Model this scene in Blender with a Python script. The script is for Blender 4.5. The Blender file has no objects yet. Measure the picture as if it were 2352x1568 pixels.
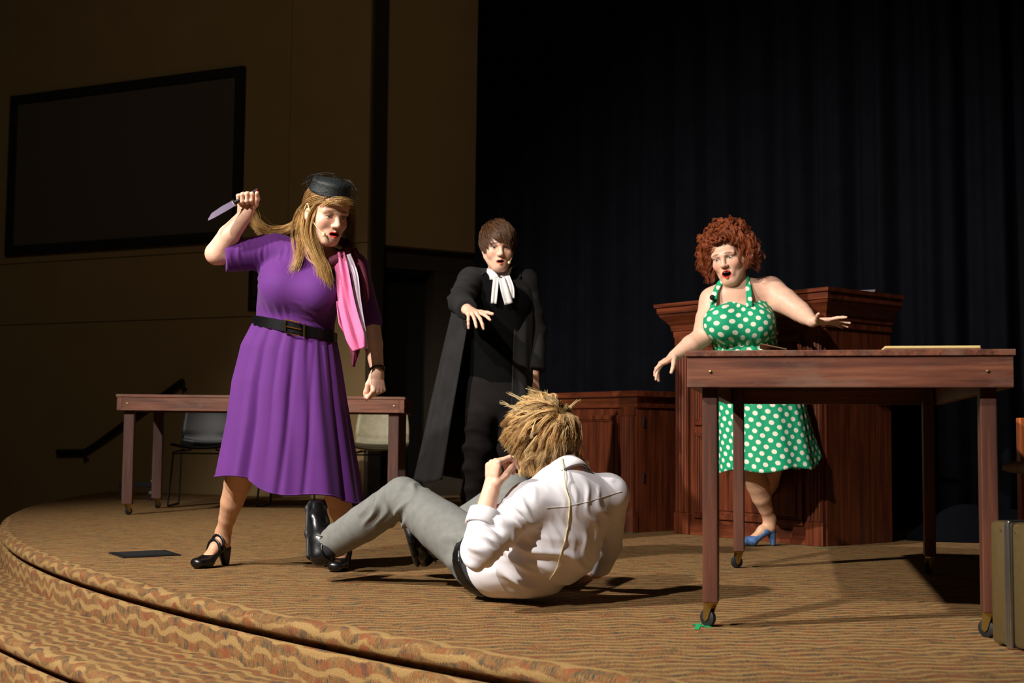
import bpy, bmesh, math, random
import numpy as np
from mathutils import Vector, Matrix
rng = np.random.default_rng(7); random.seed(7)
SC = bpy.context.scene
COL = SC.collection
# ------------------------------------------------------------------ camera
FPX, CAMH, HORIZ, ROLL = 3000.0, 0.57, 1000.0, 0.009
th = math.atan((HORIZ - 784) / FPX)
FW = Vector((0, math.cos(th), math.sin(th)))
UP0 = Vector((0, -math.sin(th), math.cos(th))); RT0 = Vector((1, 0, 0))
RT = RT0 * math.cos(ROLL) + UP0 * math.sin(ROLL)
UPV = UP0 * math.cos(ROLL) - RT0 * math.sin(ROLL)
CAM = Vector((0, 0, CAMH))
cd = bpy.data.cameras.new('camera'); cam = bpy.data.objects.new('camera', cd); COL.objects.link(cam)
cd.sensor_width = 36; cd.sensor_fit = 'HORIZONTAL'; cd.lens = 36 * FPX / 2352
cd.clip_start = 0.05; cd.clip_end = 200
cd.dof.use_dof = True; cd.dof.focus_distance = 5.1; cd.dof.aperture_fstop = 4.5
m = Matrix.Identity(4)
for i in range(3):
    m[i][0] = RT[i]; m[i][1] = UPV[i]; m[i][2] = -FW[i]; m[i][3] = CAM[i]
cam.matrix_world = m
SC.camera = cam
def P(px, py, Y):
    """point of the place that lies at depth Y (metres into the stage) on the sight line of a photo pixel"""
    d = RT * ((px - 1176) / FPX) + UPV * ((784 - py) / FPX) + FW
    q = CAM + d * (Y / d.y)
    return np.array(q)
# ------------------------------------------------------------------ world, lights, exposure
w = bpy.data.worlds.new('dark_hall'); SC.world = w; w.use_nodes = True
w.node_tree.nodes['Background'].inputs[0].default_value = (1.0, 0.82, 0.6, 1)
w.node_tree.nodes['Background'].inputs[1].default_value = 0.006
def spot(name, loc, aim, watts, col, size, blend, rad):
    l = bpy.data.lights.new(name, 'SPOT'); l.energy = watts; l.color = col
    l.spot_size = math.radians(size); l.spot_blend = blend; l.shadow_soft_size = rad
    o = bpy.data.objects.new(name, l); COL.objects.link(o); o.location = loc
    o.rotation_euler = (Vector(aim) - Vector(loc)).to_track_quat('-Z', 'Y').to_euler()
    return o
spot('stage_spot_side', (-5.6, 1.6, 5.6), (-0.9, 6.0, 0.3), 3900, (1.0, 0.95, 0.88), 62, 0.7, 0.10)
spot('stage_spot_front', (-4.2, -1.6, 6.0), (0.3, 5.7, 0.5), 3400, (1.0, 0.95, 0.89), 42, 0.7, 0.10)
spot('stage_wash', (-3.6, 1.0, 6.5), (-1.4, 9.2, 0.8), 900, (1.0, 0.93, 0.84), 26, 0.7, 0.2)
spot('wall_fill', (-1.0, -1.0, 7.0), (-2.2, 11.5, 2.6), 420, (1.0, 0.86, 0.62), 62, 1.0, 0.5)  # added wide fill light, only there to keep the walls from going black
SC.view_settings.view_transform = 'Standard'
SC.view_settings.look = 'None'
SC.view_settings.gamma = 1.0
SC.view_settings.use_curve_mapping = False
SC.view_settings.exposure = 0.0
# ------------------------------------------------------------------ materials
def srgb(r, g, b):
    f = lambda c: (c / 255 / 12.92) if c / 255 <= 0.04045 else ((c / 255 + 0.055) / 1.055) ** 2.4
    return (f(r), f(g), f(b), 1)
MATS = {}
class NT:
    def __init__(s, name):
        s.m = bpy.data.materials.new(name); s.m.use_nodes = True
        s.t = s.m.node_tree; s.b = s.t.nodes['Principled BSDF']
    def n(s, typ, **kw):
        nd = s.t.nodes.new('ShaderNode' + typ)
        for k, v in kw.items():
            if k.startswith('i_'):
                key = k[2:]
                key = int(key) if key.isdigit() else key
                s.inp(nd, key, v)
            else: setattr(nd, k, v)
        return nd
    def inp(s, nd, key, v):
        if isinstance(v, bpy.types.NodeSocket): s.t.links.new(v, nd.inputs[key])
        else: nd.inputs[key].default_value = v
    def math(s, op, a, b=0.0, c=0.0):
        nd = s.n('Math', operation=op)
        for i, v in enumerate((a, b, c)): s.inp(nd, i, v)
        return nd.outputs[0]
    def mix(s, f, a, b, blend='MIX'):
        nd = s.n('Mix', data_type='RGBA', blend_type=blend)
        s.inp(nd, 0, f); s.inp(nd, 6, a); s.inp(nd, 7, b)
        return nd.outputs[2]
    def noise(s, vec, scale, detail=3, rough=0.5):
        nd = s.n('TexNoise'); s.inp(nd, 'Vector', vec); nd.inputs['Scale'].default_value = scale
        nd.inputs['Detail'].default_value = detail; nd.inputs['Roughness'].default_value = rough
        return nd.outputs[0]
    def ramp(s, f, stops, const=False):
        nd = s.n('ValToRGB'); s.inp(nd, 0, f); cr = nd.color_ramp
        if const: cr.interpolation = 'CONSTANT'
        while len(cr.elements) < len(stops): cr.elements.new(0.5)
        for e, (p, c) in zip(cr.elements, stops): e.position = p; e.color = c
        return nd.outputs[0]
    def scaled(s, vec, sc):
        nd = s.n('VectorMath', operation='MULTIPLY'); s.inp(nd, 0, vec); s.inp(nd, 1, sc)
        return nd.outputs[0]
    def objco(s): return s.n('TexCoord').outputs['Object']
    def uv(s): return s.n('UVMap').outputs[0]
    def out(s, col=None, rough=0.6, metal=0.0, bump=None, bstr=0.2, bdist=0.002, spec=0.5, **kw):
        if col is not None: s.inp(s.b, 'Base Color', col)
        s.inp(s.b, 'Roughness', rough); s.inp(s.b, 'Metallic', metal); s.inp(s.b, 'Specular IOR Level', spec)
        if bump is not None:
            bp = s.n('Bump'); s.inp(bp, 'Height', bump); bp.inputs['Strength'].default_value = bstr
            bp.inputs['Distance'].default_value = bdist
            s.t.links.new(bp.outputs[0], s.b.inputs['Normal'])
        for k, v in kw.items(): s.inp(s.b, k.replace('_', ' '), v)
        return s.m
def plain(name, rgb, rough=0.6, metal=0.0, var=0.12, scale=30, bump=0.1, bscale=200, spec=0.5, **kw):
    t = NT(name); oc = t.objco(); c = srgb(*rgb)
    d = tuple(x * (1 - var) for x in c[:3]) + (1,); l = tuple(min(1, x * (1 + var)) for x in c[:3]) + (1,)
    col = t.ramp(t.noise(oc, scale), [(0.3, d), (0.7, l)])
    MATS[name] = t.out(col, rough, metal, t.noise(oc, bscale, 2), bump, 0.002, spec, **kw)
    return MATS[name]
def wood(name, dark, mid, light, axis=0, rough=0.45, grain=1.0, spec=0.5, weather=None):
    t = NT(name); oc = t.objco()
    sc = [14.0, 14.0, 14.0]; sc[axis] = 1.1
    v = t.scaled(oc, tuple(x * grain for x in sc))
    n1 = t.noise(v, 1.6, 6, 0.65)
    sc2 = [90.0, 90.0, 90.0]; sc2[axis] = 3.0
    n2 = t.noise(t.scaled(oc, tuple(sc2)), 1.0, 3)
    f = t.math('MULTIPLY_ADD', n2, 0.35, t.math('MULTIPLY', n1, 0.75))
    col = t.ramp(f, [(0.33, srgb(*dark)), (0.52, srgb(*mid)), (0.70, srgb(*light))])
    if weather:
        wn = t.noise(t.scaled(oc, (3.0, 9.0, 9.0) if axis == 0 else (9.0, 9.0, 3.0)), 1.3, 5, 0.7)
        col = t.mix(t.ramp(wn, [(0.50, (0, 0, 0, 1)), (0.72, (0.8, 0.8, 0.8, 1))]), col, srgb(*weather))
    MATS[name] = t.out(col, rough, 0.0, n2, 0.25, 0.001, spec)
    return MATS[name]
def vcol(name, rough=0.5, spec=0.4, sss=0.0, bump=0.0, bscale=400, sheen=0.0, aniso=0.0):
    t = NT(name); a = t.n('Attribute', attribute_name='Col'); oc = t.objco()
    col = t.mix(0.5, a.outputs[0], t.ramp(t.noise(oc, 60, 4), [(0.3, (0.86, 0.84, 0.84, 1)), (0.7, (1.1, 1.1, 1.1, 1))]), 'MULTIPLY')
    kw = {}
    if sss: kw = {'Subsurface_Weight': sss, 'Subsurface_Scale': 0.006}
    m = t.out(col, rough, 0.0, t.noise(oc, bscale, 2) if bump else None, bump, 0.001, spec, **kw)
    if sss: t.b.inputs['Subsurface Radius'].default_value = (1.0, 0.35, 0.2)
    MATS[name] = m
    return m
vcol('skin', 0.5, 0.4, 0.10, 0.05, 500)
vcol('hair', 0.42, 0.45)
vcol('eye', 0.15, 0.5)
plain('purple_jersey', (90, 38, 112), 0.75, var=0.06, scale=8, bump=0.15, bscale=700, spec=0.2, Sheen_Weight=0.1)
plain('black_leather', (14, 13, 13), 0.3, var=0.2, bump=0.12, bscale=120)
plain('black_rubber', (18, 18, 18), 0.6)
plain('gold_metal', (200, 160, 90), 0.25, 1.0, var=0.05)
plain('silver_metal', (190, 190, 190), 0.28, 1.0, var=0.05)
plain('brass_metal', (190, 165, 95), 0.3, 1.0, var=0.05)
plain('knife_steel', (96, 86, 104), 0.28, 1.0, var=0.05, bump=0.01)
plain('white_cotton', (226, 222, 226), 0.75, var=0.03, scale=6, bump=0.12, bscale=600, Sheen_Weight=0.1)
plain('white_linen', (205, 200, 198), 0.8, var=0.05, scale=20, bump=0.25, bscale=400)
plain('grey_wool', (112, 112, 107), 0.85, var=0.10, scale=40, bump=0.35, bscale=700)
plain('black_gown', (38, 37, 37), 0.9, spec=0.12, var=0.15, scale=12, bump=0.3, bscale=300)
plain('black_vest', (8, 8, 8), 0.95, spec=0.08, var=0.15, bump=0.2)
plain('dark_trousers', (25, 21, 21), 0.9, spec=0.12, var=0.15, bump=0.2)
plain('curtain_velvet', (8, 9, 13), 0.95, var=0.15, scale=5, bump=0.3, bscale=400, spec=0.04)
plain('dark_sock', (22, 20, 24), 0.9)
plain('scarf_pink', (226, 112, 160), 0.7, var=0.05, bump=0.1, bscale=800)
plain('scarf_white', (225, 205, 222), 0.7, var=0.05, bump=0.1)
plain('scarf_burgundy', (100, 28, 52), 0.7, var=0.25, scale=60)
plain('hat_felt', (18, 24, 26), 0.6, var=0.6, scale=160, bump=0.6, bscale=300)
plain('net_black', (10, 12, 12), 0.7)
plain('mic_beige', (214, 196, 150), 0.5)
plain('foam_black', (8, 8, 8), 0.95)
plain('blue_satin', (72, 104, 148), 0.4, var=0.35, scale=90, bump=0.3)
plain('suitcase_olive', (78, 64, 36), 0.4, var=0.08, scale=60, bump=0.15, bscale=90)
plain('tape_green', (10, 150, 90), 0.6)
plain('tape_orange', (215, 90, 40), 0.6)
plain('chair_beige', (150, 140, 112), 0.5)
plain('chair_black', (16, 16, 17), 0.5)
plain('cushion_taupe', (120, 108, 92), 0.8)
plain('wall_paint', (142, 116, 76), 0.85, var=0.05, scale=3, bump=0.25, bscale=300)
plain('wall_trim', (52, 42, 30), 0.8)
plain('screen_fabric', (80, 71, 60), 0.9, var=0.04)
plain('screen_frame', (10, 10, 12), 0.7)
plain('door_dark', (16, 15, 16), 0.6)
plain('hall_floor', (60, 50, 40), 0.9)
plain('paper_manila', (214, 186, 120), 0.7, var=0.04)
plain('folder_brown', (112, 78, 52), 0.7)
plain('floor_plate', (14, 14, 14), 0.5)
plain('nail_red', (190, 30, 24), 0.25)
plain('glass_grey', (150, 160, 175), 0.1, 0.6)
wood('table_wood', (44, 21, 13), (92, 48, 30), (126, 74, 48), 0, 0.5, weather=(112, 82, 66))
wood('table_leg_wood', (38, 18, 11), (68, 34, 21), (92, 50, 31), 2, 0.5)
wood('mahogany', (42, 16, 8), (82, 36, 18), (112, 54, 28), 2, 0.38)
wood('mahogany_h', (42, 16, 8), (82, 36, 18), (112, 54, 28), 0, 0.38)
wood('chair_wood', (110, 50, 22), (150, 74, 34), (180, 100, 52), 2, 0.4)
def carpet():
    t = NT('carpet'); uv = t.uv(); sp = t.n('SeparateXYZ', i_0=uv); u, v = sp.outputs[0], sp.outputs[1]
    wob = t.noise(uv, 3.0, 2); row = t.noise(t.scaled(uv, (1.5, 9.0, 1.0)), 1.0, 1)
    s1 = t.math('SINE', t.math('ADD', t.math('MULTIPLY_ADD', u, 2 * math.pi / 0.20, t.math('MULTIPLY', wob, 9.0)), t.math('MULTIPLY', row, 2.5)))
    ph = t.math('ADD', t.math('MULTIPLY', v, 2 * math.pi / 0.056), t.math('MULTIPLY', s1, t.math('MULTIPLY_ADD', wob, 1.6, 0.5)))
    ph = t.math('ADD', ph, t.math('MULTIPLY', t.noise(uv, 2.2, 2), 7.0))
    ph = t.math('ADD', ph, t.math('MULTIPLY', t.noise(t.scaled(uv, (9.0, 5.0, 1.0)), 1.0, 2), 4.5))
    band = t.math('ADD', t.math('SINE', ph), t.math('MULTIPLY', t.math('SUBTRACT', t.noise(t.scaled(uv, (240.0, 30.0, 1.0)), 1.0, 2, 0.7), 0.5), 2.6))
    band = t.math('ADD', band, t.math('MULTIPLY', t.math('SUBTRACT', t.noise(t.scaled(uv, (6.0, 26.0, 1.0)), 1.0, 3), 0.5), 4.2))
    bf = t.ramp(t.math('MULTIPLY_ADD', band, 0.5, 0.5), [(0.62, (1, 1, 1, 1)), (0.80, (0, 0, 0, 1))])
    thr = t.noise(t.scaled(uv, (260.0, 30.0, 1.0)), 1.0, 3, 0.7); clu = t.noise(t.scaled(uv, (22.0, 12.0, 1.0)), 1.0, 2)
    f = t.math('MULTIPLY_ADD', thr, 1.25, t.math('MULTIPLY', clu, 0.6)); f = t.math('SUBTRACT', f, 0.43)
    fleck = t.ramp(f, [(0.32, srgb(58, 62, 60)), (0.40, srgb(108, 94, 56)), (0.45, srgb(136, 102, 58)), (0.49, srgb(146, 72, 46)),
                       (0.53, srgb(130, 98, 58)), (0.58, srgb(86, 84, 72)), (0.63, srgb(166, 130, 70)), (0.72, srgb(120, 66, 46))])
    tan = t.ramp(t.noise(t.scaled(uv, (300.0, 200.0, 1.0)), 1.0, 2), [(0.3, srgb(140, 110, 68)), (0.7, srgb(168, 136, 88))])
    pr = t.noise(t.scaled(uv, (13.0, 20.0, 1.0)), 1.0, 2); pd = t.noise(t.scaled(uv, (16.0, 14.0, 1.0)), 1.3, 2)
    fleck = t.mix(t.ramp(pr, [(0.52, (0, 0, 0, 1)), (0.66, (0.7, 0.7, 0.7, 1))]), fleck, srgb(136, 74, 48))
    fleck = t.mix(t.ramp(pd, [(0.54, (0, 0, 0, 1)), (0.68, (0.65, 0.65, 0.65, 1))]), fleck, srgb(66, 66, 60))
    col = t.mix(bf, tan, fleck)
    MATS['carpet'] = t.out(col, 0.95, 0.0, t.math('ADD', thr, t.noise(uv, 420.0, 2)), 0.8, 0.006, 0.1)
carpet()
def dots():
    t = NT('polka_dot'); a = t.n('Attribute', attribute_name='duv')
    mp = t.n('Mapping'); t.inp(mp, 0, a.outputs[1]); mp.inputs['Rotation'].default_value = (0, 0, 0.62)
    vo = t.n('TexVoronoi', voronoi_dimensions='2D'); t.inp(vo, 'Vector', mp.outputs[0])
    vo.inputs['Scale'].default_value = 1 / 0.041; vo.inputs['Randomness'].default_value = 0.0
    f = t.ramp(vo.outputs['Distance'], [(0.27, (1, 1, 1, 1)), (0.31, (0, 0, 0, 1))])
    col = t.mix(f, srgb(18, 150, 104), srgb(226, 222, 200))
    oc = t.objco()
    MATS['polka_dot'] = t.out(col, 0.7, 0.0, t.noise(oc, 600, 2), 0.15, 0.001, 0.3)
dots()
# ------------------------------------------------------------------ object helpers
def link(o, parent=None):
    COL.objects.link(o)
    if parent is not None: o.parent = parent
    return o
def tag(o, label=None, cat=None, group=None, kind=None):
    for k, v in (('label', label), ('category', cat), ('group', group), ('kind', kind)):
        if v: o[k] = v
    return o
def empty(name, loc=(0, 0, 0), rz=0.0):
    o = bpy.data.objects.new(name, None); COL.objects.link(o); o.location = loc; o.rotation_euler = (0, 0, rz)
    o.empty_display_size = 0.1
    return o
def mesh_obj(name, V, F, mat, parent=None, base=None, smooth=True, attrs=None, uv=None, angle=None):
    """V (n,3) array, F faces; base = world point used as the object's (or its root's) origin"""
    V = np.asarray(V, dtype=float)
    if base is not None: V = V - np.asarray(base)
    me = bpy.data.meshes.new(name)
    if isinstance(F, np.ndarray) and F.shape[1] in (3, 4):
        n, k = F.shape
        me.vertices.add(len(V)); me.vertices.foreach_set('co', V.astype(np.float32).ravel())
        me.loops.add(n * k); me.loops.foreach_set('vertex_index', F.astype(np.int32).ravel())
        me.polygons.add(n); me.polygons.foreach_set('loop_start', np.arange(0, n * k, k, dtype=np.int32))
        me.update(calc_edges=True)
    else:
        me.from_pydata([tuple(v) for v in V], [], [tuple(int(i) for i in f) for f in F]); me.update()
    if smooth: me.polygons.foreach_set('use_smooth', np.ones(len(me.polygons), dtype=bool))
    if attrs:
        for k, a in attrs.items():
            a = np.asarray(a, dtype=np.float32)
            if k == 'Col':
                at = me.attributes.new('Col', 'FLOAT_COLOR', 'POINT')
                if a.shape[1] == 3: a = np.concatenate([a, np.ones((len(a), 1), np.float32)], 1)
                at.data.foreach_set('color', a.ravel())
            else:
                at = me.attributes.new(k, 'FLOAT_VECTOR', 'POINT'); at.data.foreach_set('vector', a.ravel())
    if uv is not None:
        ul = me.uv_layers.new(name='UVMap'); li = np.zeros(len(me.loops), dtype=np.int32)
        me.loops.foreach_get('vertex_index', li)
        ul.data.foreach_set('uv', np.asarray(uv, dtype=np.float32)[li].ravel())
    me.materials.append(MATS[mat] if isinstance(mat, str) else mat)
    if smooth and angle: me.set_sharp_from_angle(angle=math.radians(angle))
    o = bpy.data.objects.new(name, me); link(o, parent)
    if base is not None and parent is None: o.location = tuple(base)
    return o
class MB:
    """collects boxes, tubes, lathes and prisms into one mesh"""
    def __init__(s): s.v = []; s.f = []
    def add(s, V, F):
        n = len(s.v); s.v += [tuple(map(float, v)) for v in V]; s.f += [tuple(int(i) + n for i in f) for f in F]; return s
    def box(s, lo, hi, bev=0.0):
        bm = bmesh.new(); bmesh.ops.create_cube(bm, size=1)
        for v in bm.verts: v.co = Vector([(lo[i] + hi[i]) / 2 + v.co[i] * (hi[i] - lo[i]) for i in range(3)])
        if bev: bmesh.ops.bevel(bm, geom=bm.edges[:], offset=bev, segments=2, profile=0.5, affect='EDGES')
        bm.verts.index_update()
        s.add([v.co[:] for v in bm.verts], [[v.index for v in f.verts] for f in bm.faces]); bm.free(); return s
    def tube(s, pts, r, n=8, cap=True, flat=None, ref=None):
        pts = [np.asarray(p, float) for p in pts]; k = len(pts)
        rr = r if hasattr(r, '__len__') else [r] * k
        T = [pts[min(i + 1, k - 1)] - pts[max(i - 1, 0)] for i in range(k)]
        a = np.array([0.0, 0, 1.0]) if ref is None else np.asarray(ref, float)
        if ref is None and abs(T[0][2]) > 0.9 * np.linalg.norm(T[0]): a = np.array([1.0, 0, 0])
        V = []
        for i in range(k):
            t = T[i] / (np.linalg.norm(T[i]) + 1e-9); x = np.cross(a, t); x /= np.linalg.norm(x) + 1e-9; y = np.cross(t, x)
            a = y if ref is None else a
            for j in range(n):
                an = 2 * math.pi * j / n
                V.append(pts[i] + rr[i] * (math.cos(an) * x + (flat or 1.0) * math.sin(an) * y))
        F = [(i * n + j, i * n + (j + 1) % n, (i + 1) * n + (j + 1) % n, (i + 1) * n + j) for i in range(k - 1) for j in range(n)]
        if cap: F += [tuple(range(n))[::-1], tuple((k - 1) * n + j for j in range(n))]
        return s.add(V, F)
    def lathe(s, prof, n=20, M=None):
        V = []; k = len(prof)
        for (r, z) in prof:
            for j in range(n): V.append((r * math.cos(2 * math.pi * j / n), r * math.sin(2 * math.pi * j / n), z))
        F = [(i * n + j, i * n + (j + 1) % n, (i + 1) * n + (j + 1) % n, (i + 1) * n + j) for i in range(k - 1) for j in range(n)]
        F += [tuple(range(n))[::-1], tuple((k - 1) * n + j for j in range(n))]
        if M is not None: V = [tuple(M @ Vector(v)) for v in V]
        return s.add(V, F)
    def prism(s, poly, z0, z1, plane='xy'):
        """polygon extruded along the third axis"""
        def pt(a, b, c): return (a, b, c) if plane == 'xy' else ((a, c, b) if plane == 'xz' else (c, a, b))
        n = len(poly); V = [pt(a, b, z0) for a, b in poly] + [pt(a, b, z1) for a, b in poly]
        F = [tuple(range(n))[::-1], tuple(range(n, 2 * n))] + [(i, (i + 1) % n, n + (i + 1) % n, n + i) for i in range(n)]
        return s.add(V, F)
    def build(s, name, mat, parent=None, base=None, smooth=False, angle=40):
        o = mesh_obj(name, np.array(s.v), s.f, mat, parent, base, smooth, angle=angle if smooth else None)
        bm = bmesh.new(); bm.from_mesh(o.data); bmesh.ops.recalc_face_normals(bm, faces=bm.faces[:]); bm.to_mesh(o.data); bm.free()
        return o
def copy_tree(o, parent=None):
    c = o.copy(); COL.objects.link(c); c.parent = parent
    for ch in o.children: copy_tree(ch, c)
    return c
def nrm(a):
    a = np.asarray(a, float); return a / (np.linalg.norm(a) + 1e-12)
def spline(pts, n):
    """Catmull-Rom through pts, n samples"""
    p = np.asarray(pts, float); p = np.vstack([2 * p[0] - p[1], p, 2 * p[-1] - p[-2]])
    t = np.linspace(0, len(pts) - 1 - 1e-6, n); i = t.astype(int); u = (t - i)[:, None]
    a, b, c, d = p[i], p[i + 1], p[i + 2], p[i + 3]
    return 0.5 * (2 * b + (c - a) * u + (2 * a - 5 * b + 4 * c - d) * u ** 2 + (3 * b - a - 3 * c + d) * u ** 3)
# ------------------------------------------------------------------ the setting: stage, steps, walls, door, curtain
CX, CY, RS = 8.2, 12.3, 12.1
def ring(name, prof, a0, a1, n, parent=None, mat='carpet', v0=0.0):
    prof = np.asarray(prof, float); k = len(prof); A = np.linspace(math.radians(a0), math.radians(a1), n)
    s = np.concatenate([[0], np.cumsum(np.hypot(np.diff(prof[:, 0]), np.diff(prof[:, 1])))]) + v0
    V = np.zeros((n, k, 3)); UV = np.zeros((n, k, 2))
    V[..., 0] = CX + prof[None, :, 0] * np.cos(A)[:, None]; V[..., 1] = CY + prof[None, :, 0] * np.sin(A)[:, None]; V[..., 2] = prof[None, :, 1]
    UV[..., 0] = A[:, None] * RS; UV[..., 1] = s[None]
    i, j = np.meshgrid(np.arange(n - 1), np.arange(k - 1), indexing='ij'); a = (i * k + j).ravel()
    F = np.stack([a, a + k, a + k + 1, a + 1], 1)[:, ::-1]
    return mesh_obj(name, V.reshape(-1, 3), F, mat, parent, uv=UV.reshape(-1, 2), angle=60)
# stage floor: a round carpeted platform
A = np.linspace(0, 2 * math.pi, 241)[:-1]; rads = np.linspace(0.5, RS - 0.06, 12)
V = np.array([(CX + r * math.cos(a), CY + r * math.sin(a), 0) for r in rads for a in A] + [(CX, CY, 0)])
F = [(k * 240 + i, k * 240 + (i + 1) % 240, (k + 1) * 240 + (i + 1) % 240, (k + 1) * 240 + i) for k in range(11) for i in range(240)]
F = [f[::-1] for f in F] + [(2880, i, (i + 1) % 240) for i in range(240)]
ca, sa = math.cos(-0.10), math.sin(-0.10)
floor = mesh_obj('floor', V, F, 'carpet', uv=np.stack([V[:, 0] * ca - V[:, 1] * sa, V[:, 0] * sa + V[:, 1] * ca], 1), smooth=False)
tag(floor, 'round stage platform covered in tan carpet with wavy flecked pattern', kind='structure')
bm = bmesh.new(); bm.from_mesh(floor.data)
for f in bm.faces:
    if f.normal.z < 0: f.normal_flip()
bm.to_mesh(floor.data); bm.free()
def step_profile(r, z):
    return [(r - 0.06, z), (r - 0.03, z - 0.002), (r - 0.010, z - 0.010), (r, z - 0.028), (r - 0.002, z - 0.046), (r - 0.010, z - 0.058), (r - 0.045, z - 0.060),
            (r - 0.045, z - 0.080), (r - 0.012, z - 0.082), (r - 0.008, z - 0.088), (r - 0.010, z - 0.18), (r + 0.10, z - 0.18), (r + 0.35, z - 0.18)]
for k in range(5):
    nm = 'trim_%d' % (k + 1)
    tag(ring(nm, step_profile(RS + 0.41 * k, -0.18 * k), 120, 330, 260), 'curved carpeted step edge below the stage' if k else 'curved carpeted nosing at the stage edge', kind='structure')
hf = MB().box((-30, -14, -0.95), (34, 30, -0.9)).build('floor_hall', 'hall_floor'); tag(hf, 'dark hall floor below the stage steps', kind='structure')
# left wall: runs back to the left; built of big painted panels with joints
WA = np.array([-1.288, 11.5, 0.0]); WD = nrm((-2.2, 1.0, 0)); WN = np.array([WD[1], -WD[0], 0]) * -1
WN = np.array([-0.414, -0.910, 0.0])
wl = MB(); q = lambda s, z, o: WA + WD * s + WN * o + np.array([0, 0, z])
def slab(s0, s1, z0, z1, o0, o1):
    V = [q(s, z, o) for o in (o0, o1) for z in (z0, z1) for s in (s0, s1)]
    return MB().add(V, [(0, 1, 3, 2), (4, 6, 7, 5), (0, 4, 5, 1), (2, 3, 7, 6), (0, 2, 6, 4), (1, 5, 7, 3)])
wall = slab(-0.02, 14, -0.9, 8.5, -0.25, -0.03).build('wall_left', 'wall_trim'); tag(wall, 'tan painted panel wall beside the stage, dimly lit', kind='structure')
ss = [0, 0.85, 5.4, 14]; zs = [-0.9, 1.645, 2.27, 8.5]
for i in range(3):
    for j in range(3):
        slab(ss[i] + 0.004, ss[i + 1] - 0.004, zs[j] + 0.004, zs[j + 1] - 0.004, -0.05, 0.0).build('panel', 'wall_paint', wall)
# second wall, set back beside a shadow gap, with the door recess below it
W2A = np.array([-1.30, 11.85, 0]); W2B = np.array([-0.10, 12.55, 0]); W2D = nrm(W2B - W2A); W2N = np.array([W2D[1], -W2D[0], 0])
q2 = lambda s, z, o: W2A + W2D * s + W2N * o + np.array([0, 0, z])
def slab2(s0, s1, z0, z1, o0, o1):
    V = [q2(s, z, o) for o in (o0, o1) for z in (z0, z1) for s in (s0, s1)]
    return MB().add(V, [(0, 1, 3, 2), (4, 6, 7, 5), (0, 4, 5, 1), (2, 3, 7, 6), (0, 2, 6, 4), (1, 5, 7, 3)])
wb = slab2(0.06, 2.4, 2.31, 8.5, -0.2, 0.0).build('wall_back', 'wall_paint'); tag(wb, 'tan wall above the dark doorway next to the black curtain', kind='structure')
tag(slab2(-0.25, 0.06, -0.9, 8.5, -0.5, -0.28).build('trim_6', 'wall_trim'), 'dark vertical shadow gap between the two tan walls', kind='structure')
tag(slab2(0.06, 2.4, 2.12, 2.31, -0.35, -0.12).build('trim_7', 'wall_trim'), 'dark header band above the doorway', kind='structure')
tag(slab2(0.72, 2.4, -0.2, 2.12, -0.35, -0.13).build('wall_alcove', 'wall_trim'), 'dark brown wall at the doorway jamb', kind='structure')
door = slab2(-0.1, 0.75, 0, 2.12, -0.42, -0.36).build('door_1', 'door_dark'); tag(door, 'black stage door with tall brass pull handle', kind='structure')
hb = MB(); h0 = P(873, 640, 11.88); h1 = P(873, 735, 11.88)
hb.tube([h0 + (0, .12, 0), h0, h1, h1 + (0, .12, 0)], 0.016, 8); hb.build('handle', 'brass_metal', door, smooth=True)
# projection screen on the left wall
sr = empty('projection_screen', tuple(q(2.7, 2.3, 0.0))); tag(sr, 'large wide projection screen with thick black frame on the tan wall', 'screen')
b0 = np.array(sr.location); s0, s1, z0, z1, fw = 1.35, 4.25, 2.355, 4.0, 0.09
slab(s0 + fw, s1 - fw, z0 + fw, z1 - fw, 0.003, 0.03).build('screen_surface', 'screen_fabric', sr, b0)
for a in ((s0, s1, z0, z0 + fw), (s0, s1, z1 - fw, z1), (s0, s0 + fw, z0 + fw, z1 - fw), (s1 - fw, s1, z0 + fw, z1 - fw)):
    slab(*a, 0.002, 0.055).build('frame_bar', 'screen_frame', sr, b0)
# small dark wall frame, partly behind the woman in purple
wf = empty('wall_frame', tuple(q(1.2, 1.72, 0))); tag(wf, 'narrow dark rectangular frame hung on the tan wall below the screen', 'frame'); b0 = np.array(wf.location)
f0, f1, g0, g1 = 1.03, 1.25, 1.70, 2.09
for a in ((f0, f1, g0, g0 + .03), (f0, f1, g1 - .03, g1), (f0, f0 + .03, g0 + .03, g1 - .03), (f1 - .03, f1, g0 + .03, g1 - .03), (f0 + .03, f1 - .03, g0 + .11, g0 + .125)):
    slab(*a, 0.002, 0.03).build('frame_bar', 'screen_frame', wf, b0)
slab(f0 + .03, f1 - .03, g0 + .03, g1 - .03, 0.001, 0.012).build('backing', 'wall_trim', wf, b0)
# stair handrail on the wall
hr = MB(); Yr = 12.35
pts = [P(132, 1038, 12.88), P(195, 1037, 12.74), P(238, 1008, 12.64), P(300, 962, 12.50), P(420, 874, 12.25)]
rail = empty('stair_handrail', tuple(P(200, 1045, 12.72))); tag(rail, 'black stair handrail sloping up along the tan wall', 'handrail'); b0 = np.array(rail.location)
MB().tube(pts, 0.028, 8).build('rail', 'screen_frame', rail, b0, True)
for p in (pts[1], pts[4]): MB().tube([p + (0, 0, -0.02), p + (0.0, 0.0, -0.07), p + np.array((.02, .06, -0.08))], 0.016, 6).build('bracket', 'screen_frame', rail, b0, True)
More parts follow.
